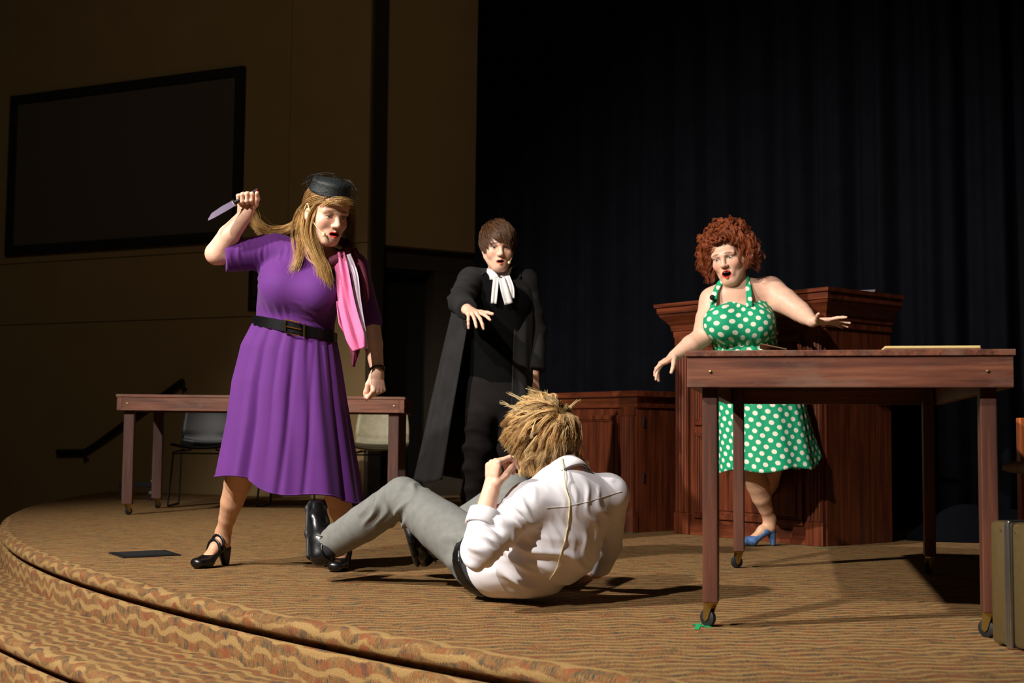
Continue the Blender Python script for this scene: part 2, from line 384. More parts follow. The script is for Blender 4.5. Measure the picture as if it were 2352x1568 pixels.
# low dark stage box by the far table, with a pale clip
bx = P(318, 1112, 11.1); lb = empty('wall_bracket', (bx[0], bx[1], 0)); tag(lb, 'low black floor stand with pale end clip behind the far table', 'stand'); b0 = np.array(lb.location)
MB().box(bx + (-.16, -.03, -.02), bx + (.14, .03, .02), .004).build('bar', 'screen_frame', lb, b0)
for dx in (-.14, .1): MB().box((bx[0] + dx - .015, bx[1] - .02, 0.0), (bx[0] + dx + .015, bx[1] + .02, bx[2] - .018)).build('post', 'screen_frame', lb, b0)
MB().tube([bx + (.12, -.05, .03), bx + (.16, -.05, .02), bx + (.16, -.05, -.05), bx + (.11, -.05, -.07)], 0.012, 6).build('clip', 'chair_beige', lb, b0, True)
# black stage curtain: one long pleated drape round the back of the stage
path = spline([(-0.285, 11.25), (0.35, 10.5), (1.1, 9.5), (1.9, 8.65), (2.75, 8.0), (3.7, 7.75), (5.0, 7.8), (7.5, 8.2)], 900)
tn = np.gradient(path, axis=0); tn /= np.linalg.norm(tn, axis=1)[:, None]; nm2 = np.stack([tn[:, 1], -tn[:, 0]], 1)
arc = np.concatenate([[0], np.cumsum(np.linalg.norm(np.diff(path, axis=0), axis=1))])
zz = np.linspace(0.01, 8.3, 26); V = np.zeros((900, 26, 3))
for j, z in enumerate(zz):
    f = 1 - 0.25 * z / 8.3
    o = f * (0.055 * np.sin(arc * 2 * math.pi / 0.33 + 0.9 * np.sin(arc * 2.1)) + 0.03 * np.sin(arc * 2 * math.pi / 0.147 + 0.25 * z + 2 * np.sin(arc * 1.3)) + 0.03 * np.sin(arc * 1.7 + 0.5 * z))
    V[:, j, :2] = path + nm2 * o[:, None]; V[:, j, 2] = z
i, j = np.meshgrid(np.arange(899), np.arange(25), indexing='ij'); a = (i * 26 + j).ravel(); F = np.stack([a, a + 26, a + 27, a + 1], 1)
cu = mesh_obj('stage_curtain', V.reshape(-1, 3), F, 'curtain_velvet', base=(2.0, 8.8, 0))
tag(cu, 'tall black pleated stage curtain hanging round the back of the stage', 'curtain')
sm = cu.modifiers.new('thickness', 'SOLIDIFY'); sm.thickness = 0.004
# heap of the curtain's cloth on the floor at the right
def blob_sheet(cx, cy, rx, ry, h, seed, n=46):
    g = np.linspace(-1, 1, n); X, Y = np.meshgrid(g, g, indexing='ij'); r = np.sqrt(X ** 2 + Y ** 2)
    rr = np.random.default_rng(seed); Z = np.zeros_like(X)
    for k in range(16):
        a = rr.uniform(0, 6.28); fr = rr.uniform(3, 9); Z += np.sin(fr * (X * math.cos(a) + Y * math.sin(a)) + rr.uniform(0, 6)) * 0.5
    Z = h * np.clip(1 - r ** 2, 0, 1) ** 0.7 * (1 + 0.22 * Z) ; Z = np.clip(Z, 0.0, None) + 0.004
    V = np.stack([cx + rx * X, cy + ry * Y, Z], 2).reshape(-1, 3); i, j = np.meshgrid(np.arange(n - 1), np.arange(n - 1), indexing='ij')
    a = (i * n + j).ravel(); F = np.stack([a, a + n, a + n + 1, a + 1], 1); keep = (r.reshape(-1)[F].min(1) < 1.0)
    return V, F[keep]
V, F = blob_sheet(2.86, 7.50, 0.62, 0.24, 0.20, 3)
hp = mesh_obj('cloth_heap', V, F, 'curtain_velvet', base=(2.86, 7.50, 0)); tag(hp, 'crumpled heap of black cloth on the floor by the curtain', 'cloth')
# ------------------------------------------------------------------ tables on casters
LX, LY, TH = 1.83 / 2, 0.80 / 2, 0.83
def make_table():
    r = empty('rolling_table'); AX, AY = LX + 0.075, LY + 0.065
    MB().box((-AX - .006, -AY - .006, TH - .018), (AX + .006, AY + .006, TH), .002).build('tabletop', 'table_wood', r)
    for s in (-1, 1):
        MB().box((-AX + .036, s * (AY - .018) - .018, TH - .110), (AX - .036, s * (AY - .018) + .018, TH - .018), .002).build('apron_board', 'table_wood', r)
        o = MB().box((-AY, -.018, TH - .110), (AY, .018, TH - .018), .002).build('apron_board', 'table_wood', r); o.rotation_euler.z = math.pi / 2; o.location.x = s * (AX - .018)
        for e in (-1, 1):
            sc_ = MB().lathe([(0.0, 0), (.005, 0), (.005, .002), (.002, .003)], 10).build('screw', 'brass_metal', r, smooth=True)
            sc_.location = (e * (AX - .07), s * AY, TH - .064); sc_.rotation_euler = (s * -math.pi / 2, 0, 0)
            sc_ = sc_.copy(); COL.objects.link(sc_); sc_.location = (s * AX, e * (AY - .07), TH - .064); sc_.rotation_euler = (0, s * math.pi / 2, 0)
    for sx in (-1, 1):
        for sy in (-1, 1):
            lg = MB().box((-.023, -.036, .075), (.023, .036, TH - .018), .003).build('leg', 'table_leg_wood', r); lg.location = (sx * LX, sy * LY, 0); lg.rotation_euler.z = math.pi / 2
            cs = empty('caster'); cs.parent = lg; 
            a = random.uniform(0.5, 1.2) * (1 if sx > 0 else -1); cs.rotation_euler.z = a
            MB().lathe([(0.0, -.0085), (.022, -.0085), (.026, -.006), (.026, .006), (.022, .0085), (0.0, .0085)], 20, Matrix.Translation((.012, 0, .0265)) @ Matrix.Rotation(math.pi / 2, 4, 'X')).build('wheel', 'black_rubber', lg, smooth=True).rotation_euler.z = a
            fk = MB().prism([(-.016, .075), (.016, .075), (.020, .05), (.022, .024), (.012, .016), (.003, .024), (-.008, .055)], -.0125, -.0098, 'xz')
            fk.prism([(-.016, .075), (.016, .075), (.020, .05), (.022, .024), (.012, .016), (.003, .024), (-.008, .055)], .0098, .0125, 'xz').box((-.017, -.013, .068), (.018, .013, .076), .002)
            fk.build('caster_fork', 'brass_metal', lg).rotation_euler.z = a
            bpy.data.objects.remove(cs)
    return r
tab = make_table()
tab.location = (1.197, 4.80, 0); tab.rotation_euler.z = math.radians(-12.5 + 90)
tag(tab, 'brown wooden table on casters with papers on top, beside the olive suitcase', 'table', 'wooden tables on casters')
tb2 = copy_tree(tab); tb2.location = (-1.74, 9.50, 0); tb2.rotation_euler.z = math.radians(1.0)
tb2['label'] = 'brown wooden table on casters with chairs behind it, near the tan wall'
def on_near(px, py, Y): p = P(px, py, Y); return p
# things on the near table
p = np.array([1.245, 3.893, TH + .001])
pad = empty('paper_pad', tuple(p), math.radians(-11.5)); tag(pad, 'yellowish paper pad lying flat on the wooden table', 'paper')
MB().box((-.135, -.10, 0), (.135, .10, .004), .001).build('backing_card', 'folder_brown', pad); MB().box((-.133, -.098, .0042), (.133, .098, .011), .001).build('sheets', 'paper_manila', pad)
fo = empty('brown_folder', (0.775, 4.03, TH + .001), math.radians(170)); tag(fo, 'brown card folder standing half open on the wooden table', 'folder')
MB().box((-.07, -.10, 0), (.07, .10, .003), .001).build('cover', 'folder_brown', fo)
c2 = MB().box((-.0, -.10, 0), (.08, .10, .003), .001).build('cover', 'folder_brown', fo); c2.location = (-.07, 0, .004); c2.rotation_euler.y = math.radians(-12)
# ------------------------------------------------------------------ panelled court benches
def fluted(mb, x0, x1, y, z0, z1, n=4, d=0.022):
    mb.box((x0, y - d, z0), (x1, y, z1)); w = (x1 - x0) / (2 * n + 1)
    for k in range(n):
        mb.tube([(x0 + w * (2 * k + 1.5), y - d, z0 + .01), (x0 + w * (2 * k + 1.5), y - d, z1 - .01)], w * .72, 8)
def mould(mb, x0, x1, y0, y1, prof, dz=0):
    """cornice: horizontal profile (out, z) run round front and both sides of the box x0..x1, y0..y1 (front = y0)"""
    k = len(prof); V = []; F = []
    for (o, z) in prof: V += [(x0 - o, y1 + o * .0, z + dz), (x0 - o, y0 - o, z + dz), (x1 + o, y0 - o, z + dz), (x1 + o, y1, z + dz)]
    for i in range(k - 1):
        for j in range(3): a = i * 4 + j; F.append((a, a + 1, a + 5, a + 4))
    for j in range(1): F += [(0, 1, 2, 3), tuple(reversed([(k - 1) * 4 + t for t in range(4)]))]
    F.append([i * 4 for i in range(k)][::-1] + [] ) if k > 2 else None
    F.append([i * 4 + 3 for i in range(k)])
    mb.add(V, F)
def frame_panel(root, x0, x1, y, z0, z1):
    f = MB(); w = .028
    for a in ((x0, x1, z0, z0 + w), (x0, x1, z1 - w, z1), (x0, x0 + w, z0 + w, z1 - w), (x1 - w, x1, z0 + w, z1 - w)):
        f.box((a[0], y - .016, a[2]), (a[1], y, a[3]), .004)
    for a in ((x0 + w, x1 - w, z0 + w, z0 + w + .01), (x0 + w, x1 - w, z1 - w - .01, z1 - w), (x0 + w, x0 + w + .01, z0 + w, z1 - w), (x1 - w - .01, x1 - w, z0 + w, z1 - w)):
        f.box((a[0], y - .008, a[2]), (a[1], y, a[3]), .002)
    p = MB().box((x0 + .05, y - .006, z0 + .05), (x1 - .05, y, z1 - .05), .004).build('panel', 'mahogany', root)
    f.build('panel_moulding', 'mahogany', root)
def make_bench(name, W, D, H, rows, cornice, base_block):
    r = empty(name)
    MB().box((0, 0, 0.0), (W, D, H - .02)).build('carcass', 'mahogany', r)
    pw = .105
    for x0 in (0.012, W - pw - .012):
        f = MB(); fluted(f, x0, x0 + pw, 0.0, .12, H - cornice[1] - .045); f.box((x0 - .004, -.026, H - cornice[1] - .05), (x0 + pw + .004, 0, H - cornice[1] + .005), .004)
        pl = f.build('pilaster', 'mahogany', r, smooth=True, angle=35)
        g = MB()
        if base_block:
            g.prism([(x0 - .02, 0), (x0 - .02, -.04), (x0 + .01, -.075), (x0 + pw - .01, -.075), (x0 + pw + .02, -.04), (x0 + pw + .02, 0)], 0, .10)
            g.prism([(x0 - .012, 0), (x0 - .012, -.035), (x0 + .012, -.062), (x0 + pw - .012, -.062), (x0 + pw + .012, -.035), (x0 + pw + .012, 0)], .10, .125)
            g.prism([(x0 - .004, 0), (x0 - .004, -.030), (x0 + .014, -.048), (x0 + pw - .014, -.048), (x0 + pw + .004, -.030), (x0 + pw + .004, 0)], .125, .145)
        else: g.box((x0 - .006, -.03, 0), (x0 + pw + .006, 0, .125), .004)
        g.build('plinth', 'mahogany', pl)
    for (a, b) in rows: frame_panel(r, pw + .05, W - pw - .05, 0.0, a, b)
    MB().box((pw + .02, -.014, 0), (W - pw - .02, 0, .075), .003).build('skirting', 'mahogany_h', r)
    c = MB(); mould(c, 0, W, 0, D, cornice[0], H); c.build('cornice', 'mahogany_h', r)
    return r
corn_t = ([(0.0, -.20), (.012, -.20), (.014, -.165), (.022, -.16), (.026, -.13), (.045, -.105), (.072, -.075), (.076, -.06), (.083, -.058), (.085, -.022), (.096, -.02), (.098, 0.0), (.0, 0.002)], .20)
corn_s = ([(0.0, -.10), (.012, -.10), (.016, -.075), (.03, -.05), (.035, -.036), (.05, -.034), (.052, -.006), (.04, 0.0), (.0, 0.002)], .10)
ang = math.atan2(-.89, .687)
tall = make_bench('judge_bench', 1.12, 0.56, 1.365, [(.10, .60), (.64, 1.14)], corn_t, False)
tall.location = (0.99, 7.84, 0); tall.rotation_euler.z = ang
tag(tall, 'tall mahogany panelled bench with fluted pilasters behind the polka dot dress', 'bench')
low = make_bench('witness_stand', 1.15, 0.62, 0.845, [(.17, .70)], corn_s, True)
ld = np.array([math.cos(ang), math.sin(ang)]); A0 = np.array([0.755, 7.84]) - 1.15 * ld
low.location = (A0[0], A0[1], 0); low.rotation_euler.z = ang
tag(low, 'lower mahogany panelled bench with fluted pilasters beside the tall one', 'bench')
for z in (.33, .66): MB().tube([(1.158, .045, z - .03), (1.158, .045, z + .03)], .006, 8).build('hinge', 'screen_frame', low, smooth=True)
tr = P(2010, 664, 7.2); ts = empty('glass_tray', (1.93, 7.18, 1.369), -0.6); tag(ts, 'thin grey glass tray lying on top of the tall bench', 'tray')
MB().box((-.1, -.07, 0), (.1, .07, .006), .002).build('plate', 'glass_grey', ts); MB().tube([(-.1, -.07, .008), (.1, -.07, .008), (.1, .07, .008), (-.1, .07, .008), (-.1, -.07, .008)], .004, 6).build('rim', 'silver_metal', ts, smooth=True)
# ------------------------------------------------------------------ suitcase, chairs, small things
su = empty('suitcase', (1.368, 3.615, 0), math.radians(16)); tag(su, 'hard olive suitcase with silver band standing beside the table', 'suitcase')
def rbox(lo, hi, r): return MB().box(lo, hi, r)
o = rbox((0, -.095, .006), (.5, -.010, .345), .014).build('shell', 'suitcase_olive', su, smooth=True); o = rbox((0, .010, .006), (.5, .085, .345), .014).build('shell', 'suitcase_olive', su, smooth=True)
bd = MB().box((-.006, -.011, .0), (.506, .011, .350), .005)
bd.box((-.0085, -.0075, .01), (.0, -.0045, .34)).box((-.0085, .0045, .01), (.0, .0075, .34)); bd.build('band', 'silver_metal', su)
for z in (.32,):
    for y in (-.03, .03): MB().lathe([(0, 0), (.004, 0), (.004, .002), (0, .003)], 8, Matrix.Translation((.0, y, z)) @ Matrix.Rotation(-math.pi / 2, 4, 'Y')).build('rivet', 'silver_metal', su, smooth=True)
MB().tube([(.17, 0, .348), (.18, 0, .372), (.25, 0, .378), (.32, 0, .372), (.33, 0, .348)], .009, 8).build('carry_handle', 'black_leather', su, smooth=True)
# wooden chair at the right edge
wc = empty('wooden_chair', (2.325, 5.10, 0), math.radians(8)); tag(wc, 'orange brown wooden armchair with taupe cushion behind the suitcase', 'chair')
for (x, y, h) in ((-.235, .22, .66), (.235, .22, .66), (-.23, -.22, .66), (.23, -.22, .66)):
    MB().box((x - .016, y - .018, 0), (x + .016, y + .018, h), .004).build('leg', 'chair_wood', wc)
for x in (-.235, .235): MB().box((x - .026, -.24, .66), (x + .026, .27, .685), .006).build('armrest', 'chair_wood', wc) if x > 5 else None
for y in (-.22, .22): MB().box((-.214, y - .012, .38), (.214, y + .012, .43), .003).build('rail', 'chair_wood', wc)
n = 24; g = np.linspace(-1, 1, n); X, Y = np.meshgrid(g, g, indexing='ij')
zt = .465 + .022 * np.sqrt(np.clip(1 - np.maximum(abs(X), abs(Y)) ** 6, 0, 1)) + .012 * X ** 2 + .006 * np.sin(4 * X + 2 * Y)
zb = .450 - .016 * np.sqrt(np.clip(1 - np.maximum(abs(X), abs(Y)) ** 6, 0, 1))
V = np.concatenate([np.stack([X * .30 - .03, Y * .205, zt], 2).reshape(-1, 3), np.stack([X * .30 - .03, Y * .205, zb], 2).reshape(-1, 3)])
i, j = np.meshgrid(np.arange(n - 1), np.arange(n - 1), indexing='ij'); a = (i * n + j).ravel()
F1 = np.stack([a, a + n, a + n + 1, a + 1], 1); F2 = F1[:, ::-1] + n * n
E = [(k, k + 1) for k in range(n - 1)]; side = []
for k in range(n - 1):
    for (p_, q_) in ((k, k + 1), (n * (n - 1) + k + 1, n * (n - 1) + k), (n * (k + 1), n * k), (n * k + n - 1, n * (k + 1) + n - 1)): side.append((p_, q_, q_ + n * n, p_ + n * n))
mesh_obj('seat_cushion', V, np.concatenate([F1, F2, np.array(side)]), 'cushion_taupe', wc)
MB().box((.25, -.22, .75), (.27, .22, .95), .006).build('backrest', 'chair_wood', wc)
for x in (-.18, .18): MB().box((.245, x - .014, .40), (.271, x + .014, .80), .004).build('back_post', 'chair_wood', wc)
# shell chairs behind the far table
def make_shell_chair(mat):
    r = empty('shell_chair'); n = 15
    U = np.linspace(-1, 1, n); prof = spline([(-.22, .45), (-.12, .462), (.05, .448), (.16, .455), (.215, .50), (.235, .60), (.255, .72), (.262, .82)], 22)
    V = []
    for (y, z) in prof:
        hw = .215 - .03 * max(0, (z - .62) / .2)
        for u in U: V.append((u * hw, y - (.03 * u * u if z > .55 else 0), z + (.03 * u * u if z < .50 else 0)))
    V = np.array(V); k = 22; seat_f, back_f = [], []
    for i in range(k - 1):
        for j in range(n - 1):
            f = (i * n + j, i * n + j + 1, (i + 1) * n + j + 1, (i + 1) * n + j); (seat_f if i < 11 else back_f).append(f)
    for nm_, ff in (('seat', seat_f), ('backrest', back_f)):
        ids = sorted({x for f in ff for x in f}); mp = {x: t for t, x in enumerate(ids)}
        o = mesh_obj(nm_, V[ids], [tuple(mp[x] for x in f) for f in ff], mat, r); md = o.modifiers.new('thickness', 'SOLIDIFY'); md.thickness = .008
    for s in (-1, 1):
        MB().tube([(s * .12, -.14, .440), (s * .20, -.17, .42), (s * .225, -.21, .02), (s * .225, -.19, .008), (s * .225, .20, .008), (s * .225, .22, .02), (s * .20, .13, .42), (s * .12, .11, .435)], .008, 8).build('sled_leg', 'screen_frame', r, smooth=True)
    MB().tube([(-.2, -.17, .41), (.2, -.17, .41)], .007, 6).build('crossbar', 'screen_frame', r, smooth=True)
    return r
ch = make_shell_chair('chair_black'); ch.location = (-2.42, 10.32, 0); ch.rotation_euler.z = 0.05
tag(ch, 'black shell chair on black sled legs behind the far table', 'chair', 'chairs behind the far table')
ch['label'] = 'black shell chair with sled legs between the far table and the handrail'; c2 = copy_tree(ch); c2['label'] = 'black shell chair with sled legs behind the purple dress'; c2.location = (-1.72, 10.34, 0); c2.rotation_euler.z = -0.06
c3 = make_shell_chair('chair_beige'); c3.location = (-1.04, 10.36, 0); tag(c3, 'beige shell chair on black sled legs behind the far table', 'chair', 'chairs behind the far table')
# floor outlet plate
a0 = 1.0
pts = [P(249, 1271, 1), P(378, 1265, 1), P(416, 1276, 1), P(283, 1282, 1)]
def onfloor(px, py, z=0.0):
    d = RT * ((px - 1176) / FPX) + UPV * ((784 - py) / FPX) + FW; t = (z - CAMH) / d.z; return np.array(CAM + d * t)
fp = [onfloor(*a) for a in ((249, 1271), (283, 1282), (416, 1276), (378, 1265))]; cen = np.mean(fp, axis=0)
pl = empty('floor_plate', tuple(cen)); tag(pl, 'black rectangular floor outlet cover set in the carpet', 'floor cover')
V = [p_ - cen + (0, 0, .001) for p_ in fp] + [p_ - cen + (0, 0, .006) for p_ in fp]
MB().add(V, [(3, 2, 1, 0), (4, 5, 6, 7), (0, 1, 5, 4), (1, 2, 6, 5), (2, 3, 7, 6), (3, 0, 4, 7)]).build('frame', 'floor_plate', pl)
V = [(p_ - cen) * .8 + (0, 0, .006) for p_ in fp] + [(p_ - cen) * .8 + (0, 0, .008) for p_ in fp]
MB().add(V, [(3, 2, 1, 0), (4, 5, 6, 7), (0, 1, 5, 4), (1, 2, 6, 5), (2, 3, 7, 6), (3, 0, 4, 7)]).build('lid', 'screen_frame', pl)
def tape(a, b, w, mat, label, name='floor_tape', group=None, bent=False):
    A_, B_ = onfloor(*a), onfloor(*b); d = nrm(B_ - A_); n_ = np.array([-d[1], d[0], 0]) * w / 2; mb = MB()
    k = 5; V = []; F = []
    for i in range(k):
        p_ = A_ + (B_ - A_) * i / (k - 1) + np.array([0, 0, .0015 + .001 * (i % 2)]); V += [p_ + n_, p_ - n_]
    for i in range(k - 1): F.append((2 * i, 2 * i + 1, 2 * i + 3, 2 * i + 2))
    V += [v - np.array([0, 0, .001]) for v in V]; F += [tuple(x + 2 * k for x in f[::-1]) for f in F]
    o = mesh_obj(name, np.array(V), F, mat, None, A_, False); tag(o, label, 'tape', group); return o
tape((1592, 1434), (1632, 1441), .018, 'tape_green', 'green tape strip on the carpet beside the near table caster')
tape((1600, 1446), (1606, 1432), .014, 'tape_green', 'short green tape piece crossing the strip by the near table caster')
tape((2158, 1318), (2172, 1316), .02, 'tape_green', 'green tape scrap by the rear caster of the near table')
tape((1880, 1258), (1915, 1259), .02, 'tape_green', 'green tape strip at the foot of the tall bench')
tape((1425, 1224), (1462, 1224), .02, 'tape_green', 'green tape strip at the foot of the lower bench')
tape((2166, 1284), (2182, 1282), .02, 'tape_orange', 'orange tape scrap on the carpet behind the near table')
tape((875, 1259), (905, 1257), .012, 'tape_orange', 'thin orange tape strip on the carpet behind the fallen man')
tape((270, 1180), (288, 1181), .02, 'tape_green', 'small green tape mark beside the far table caster')
# ------------------------------------------------------------------ implicit-surface modelling for bodies and clothes
class Sdf:
    def __init__(s): s.p = []
    def _add(s, fn, lo, hi, k, op): s.p.append((fn, np.asarray(lo, float), np.asarray(hi, float), k, op)); return s
    def cap(s, a, b, ra, rb=None, k=0.02, op='u', flat=(0, 0)):
        a = np.asarray(a, float); b = np.asarray(b, float); rb = ra if rb is None else rb
        u = b - a; L = np.linalg.norm(u) + 1e-9; u = u / L; R = max(ra, rb)
        def fn(X, Y, Z):
            x, y, z = X - a[0], Y - a[1], Z - a[2]; h = x * u[0] + y * u[1] + z * u[2]; t = np.clip(h, 0, L)
            d2 = np.maximum(x * x + y * y + z * z - 2 * h * t + t * t, 0)
            d = np.sqrt(d2) - (ra + (rb - ra) * t / L)
            if flat[0]: d = np.maximum(d, -h)
            if flat[1]: d = np.maximum(d, h - L)
            return d
        return s._add(fn, np.minimum(a, b) - R, np.maximum(a, b) + R, k, op)
    def chain(s, pts, rad, k=0.02, op='u', flat=(0, 0)):
        for i in range(len(pts) - 1): s.cap(pts[i], pts[i + 1], rad[i], rad[i + 1], k if i == 0 else min(k, .008), op, (flat[0] if i == 0 else 0, flat[1] if i == len(pts) - 2 else 0))
        return s
    def ecap(s, a, b, wa, wb, side, k=0.03, op='u', flat=(0, 0)):
        """tapered elliptic limb or trunk: wa, wb = (half width along side, half depth)"""
        a = np.asarray(a, float); b = np.asarray(b, float); u = b - a; L = np.linalg.norm(u) + 1e-9; u = u / L
        sd = np.asarray(side, float); sd = nrm(sd - u * np.dot(sd, u)); n = np.cross(u, sd); R = max(*wa, *wb)
        def fn(X, Y, Z):
            x, y, z = X - a[0], Y - a[1], Z - a[2]; h = x * u[0] + y * u[1] + z * u[2]; t = np.clip(h, 0, L)
            qa = h - t; qs = x * sd[0] + y * sd[1] + z * sd[2]; qn = x * n[0] + y * n[1] + z * n[2]
            f = t / L; w = wa[0] + (wb[0] - wa[0]) * f; d = wa[1] + (wb[1] - wa[1]) * f; c = np.minimum(w, d)
            k0 = np.sqrt((qs / w) ** 2 + (qn / d) ** 2 + (qa / c) ** 2); k1 = np.sqrt((qs / w ** 2) ** 2 + (qn / d ** 2) ** 2 + (qa / c ** 2) ** 2) + 1e-6
            r = np.maximum(k0 * (k0 - 1) / k1, -c)
            if flat[0]: r = np.maximum(r, -h)
            if flat[1]: r = np.maximum(r, h - L)
            return r
        return s._add(fn, np.minimum(a, b) - R, np.maximum(a, b) + R, k, op)
    def echain(s, pts, ws, side, k=0.03, flat=(0, 0)):
        for i in range(len(pts) - 1): s.ecap(pts[i], pts[i + 1], ws[i], ws[i + 1], side, k if i == 0 else min(k, .02), 'u', (flat[0] if i == 0 else 0, flat[1] if i == len(pts) - 2 else 0))
        return s
    def ell(s, c, r, M=None, k=0.02, op='u', cut=None):
        """ellipsoid; M = 3x3 with local axes as columns; cut = (local normal, offset) keeps the side where n.q < offset"""
        c = np.asarray(c, float); M = np.eye(3) if M is None else M; r = np.asarray(r, float) * np.ones(3); R = r.max()
        def fn(X, Y, Z):
            x, y, z = X - c[0], Y - c[1], Z - c[2]
            q = [x * M[0, i] + y * M[1, i] + z * M[2, i] for i in range(3)]
            k0 = np.sqrt(sum((q[i] / r[i]) ** 2 for i in range(3))); k1 = np.sqrt(sum((q[i] / r[i] ** 2) ** 2 for i in range(3))) + 1e-6
            d = np.maximum(k0 * (k0 - 1) / k1, -r.min())
            if cut is not None: d = np.maximum(d, sum(cut[0][i] * q[i] for i in range(3)) - cut[1])
            return d
        return s._add(fn, c - R, c + R, k, op)
    def bounds(s, pad=0.03):
        lo = np.min([p[1] for p in s.p if p[4] == 'u'], axis=0) - pad; hi = np.max([p[2] for p in s.p if p[4] == 'u'], axis=0) + pad
        return lo, hi
    def mesh(s, vox, lo=None, hi=None):
        if lo is None: lo, hi = s.bounds()
        lo = np.asarray(lo, float); hi = np.asarray(hi, float)
        n = np.ceil((hi - lo) / vox).astype(int) + 1; ax = [lo[i] + vox * np.arange(n[i]) for i in range(3)]
        F = np.full(n, 0.08, dtype=np.float32)
        for fn, a, b, k, op in s.p:
            pad = k + 3 * vox; i0 = np.maximum(np.floor((a - pad - lo) / vox).astype(int), 0); i1 = np.minimum(np.ceil((b + pad - lo) / vox).astype(int) + 1, n)
            if np.any(i1 <= i0): continue
            sl = tuple(slice(i0[i], i1[i]) for i in range(3))
            d = fn(ax[0][sl[0]][:, None, None], ax[1][sl[1]][None, :, None], ax[2][sl[2]][None, None, :]).astype(np.float32)
            f = F[sl]
            if op == 'u':
                h = np.clip(0.5 + 0.5 * (f - d) / k, 0, 1); F[sl] = f * (1 - h) + d * h - k * h * (1 - h)
            elif op == 's':
                h = np.clip(0.5 - 0.5 * (f + d) / k, 0, 1); F[sl] = f * (1 - h) - d * h + k * h * (1 - h)
        return nets(F, lo, vox)
def nets(F, lo, vox):
    S = F < 0; c = np.zeros(tuple(x - 1 for x in F.shape), np.int8)
    offs = [(i, j, k) for i in (0, 1) for j in (0, 1) for k in (0, 1)]
    for o in offs: c += S[o[0]:F.shape[0] - 1 + o[0], o[1]:F.shape[1] - 1 + o[1], o[2]:F.shape[2] - 1 + o[2]]
    act = (c > 0) & (c < 8); I = np.stack(np.nonzero(act), 1); idx = np.full(act.shape, -1, np.int32); idx[act] = np.arange(len(I))
    val = {o: F[I[:, 0] + o[0], I[:, 1] + o[1], I[:, 2] + o[2]] for o in offs}
    acc = np.zeros((len(I), 3)); cnt = np.zeros(len(I))
    for o in offs:
        for a in range(3):
            if o[a]: continue
            p = list(o); p[a] = 1; va, vb = val[o], val[tuple(p)]; m_ = (va < 0) != (vb < 0)
            t = np.where(m_, va / np.where(va == vb, 1, va - vb), 0); q_ = np.array(o, float)[None] + np.zeros((len(I), 3)); q_[:, a] += t
            acc += np.where(m_[:, None], q_, 0); cnt += m_
    V = lo + vox * (I + acc / np.maximum(cnt, 1)[:, None]); Q = []
    for a in range(3):
        b, c_ = (a + 1) % 3, (a + 2) % 3
        s0 = [slice(1, -1)] * 3; s1 = [slice(1, -1)] * 3; s0[a] = slice(0, -1); s1[a] = slice(1, None)
        A_, B_ = S[tuple(s0)], S[tuple(s1)]; E = np.stack(np.nonzero(A_ != B_), 1)
        inside = A_[E[:, 0], E[:, 1], E[:, 2]]; E = E + 1; E[:, a] -= 1
        def g(db, dc):
            e = E.copy(); e[:, b] += db; e[:, c_] += dc; return idx[e[:, 0], e[:, 1], e[:, 2]]
        q_ = np.stack([g(-1, -1), g(0, -1), g(0, 0), g(-1, 0)], 1); q_[~inside] = q_[~inside][:, ::-1]; Q.append(q_)
    Q = np.concatenate(Q); Q = Q[(Q >= 0).all(1)]
    return V, Q
def vnormals(V, Q):
    n = np.cross(V[Q[:, 2]] - V[Q[:, 0]], V[Q[:, 3 if Q.shape[1] == 4 else 1]] - V[Q[:, 1]]) if Q.shape[1] == 4 else np.cross(V[Q[:, 1]] - V[Q[:, 0]], V[Q[:, 2]] - V[Q[:, 0]])
    N = np.zeros_like(V)
    for i in range(Q.shape[1]): np.add.at(N, Q[:, i], n)
    return N / (np.linalg.norm(N, axis=1)[:, None] + 1e-12)
def relax(V, Q, it=2, lam=0.5):
    for _ in range(it):
        A_ = np.zeros_like(V); c = np.zeros(len(V))
        for i in range(Q.shape[1]):
            j = (i + 1) % Q.shape[1]
            np.add.at(A_, Q[:, i], V[Q[:, j]]); np.add.at(A_, Q[:, j], V[Q[:, i]]); np.add.at(c, Q[:, i], 1); np.add.at(c, Q[:, j], 1)
        V = V * (1 - lam) + lam * A_ / np.maximum(c, 1)[:, None]
    return V
def submesh(V, Q, keepf):
    Q = Q[keepf]; u, inv = np.unique(Q, return_inverse=True); return V[u], inv.reshape(Q.shape)
def body_mesh(S, coarse, fine):
    """one mesh of a figure: coarse grid overall, finer grids inside the given spheres (centre, radius, voxel)"""
    V, Q = S.mesh(coarse); C = V[Q].mean(1); keep = np.ones(len(Q), bool)
    for c, r, vx in fine: keep &= np.linalg.norm(C - c, axis=1) > r - 1.5 * coarse
    V, Q = submesh(V, Q, keep); VS, QS = [V], [Q]; n = len(V)
    for c, r, vx in fine:
        v, q_ = S.mesh(vx, c - r - .01, c + r + .01); cc = v[q_].mean(1); v, q_ = submesh(v, q_, np.linalg.norm(cc - c, axis=1) < r)
        VS.append(v); QS.append(q_ + n); n += len(v)
    return np.concatenate(VS), np.concatenate(QS)
def frame3(fwd, up_hint=(0, 0, 1), roll=0.0):
    f = nrm(fwd); r = nrm(np.cross(f, np.asarray(up_hint, float))); u = np.cross(r, f)
    if roll: c, s_ = math.cos(roll), math.sin(roll); r, u = r * c + u * s_, u * c - r * s_
    return np.stack([r, f, u], 1)
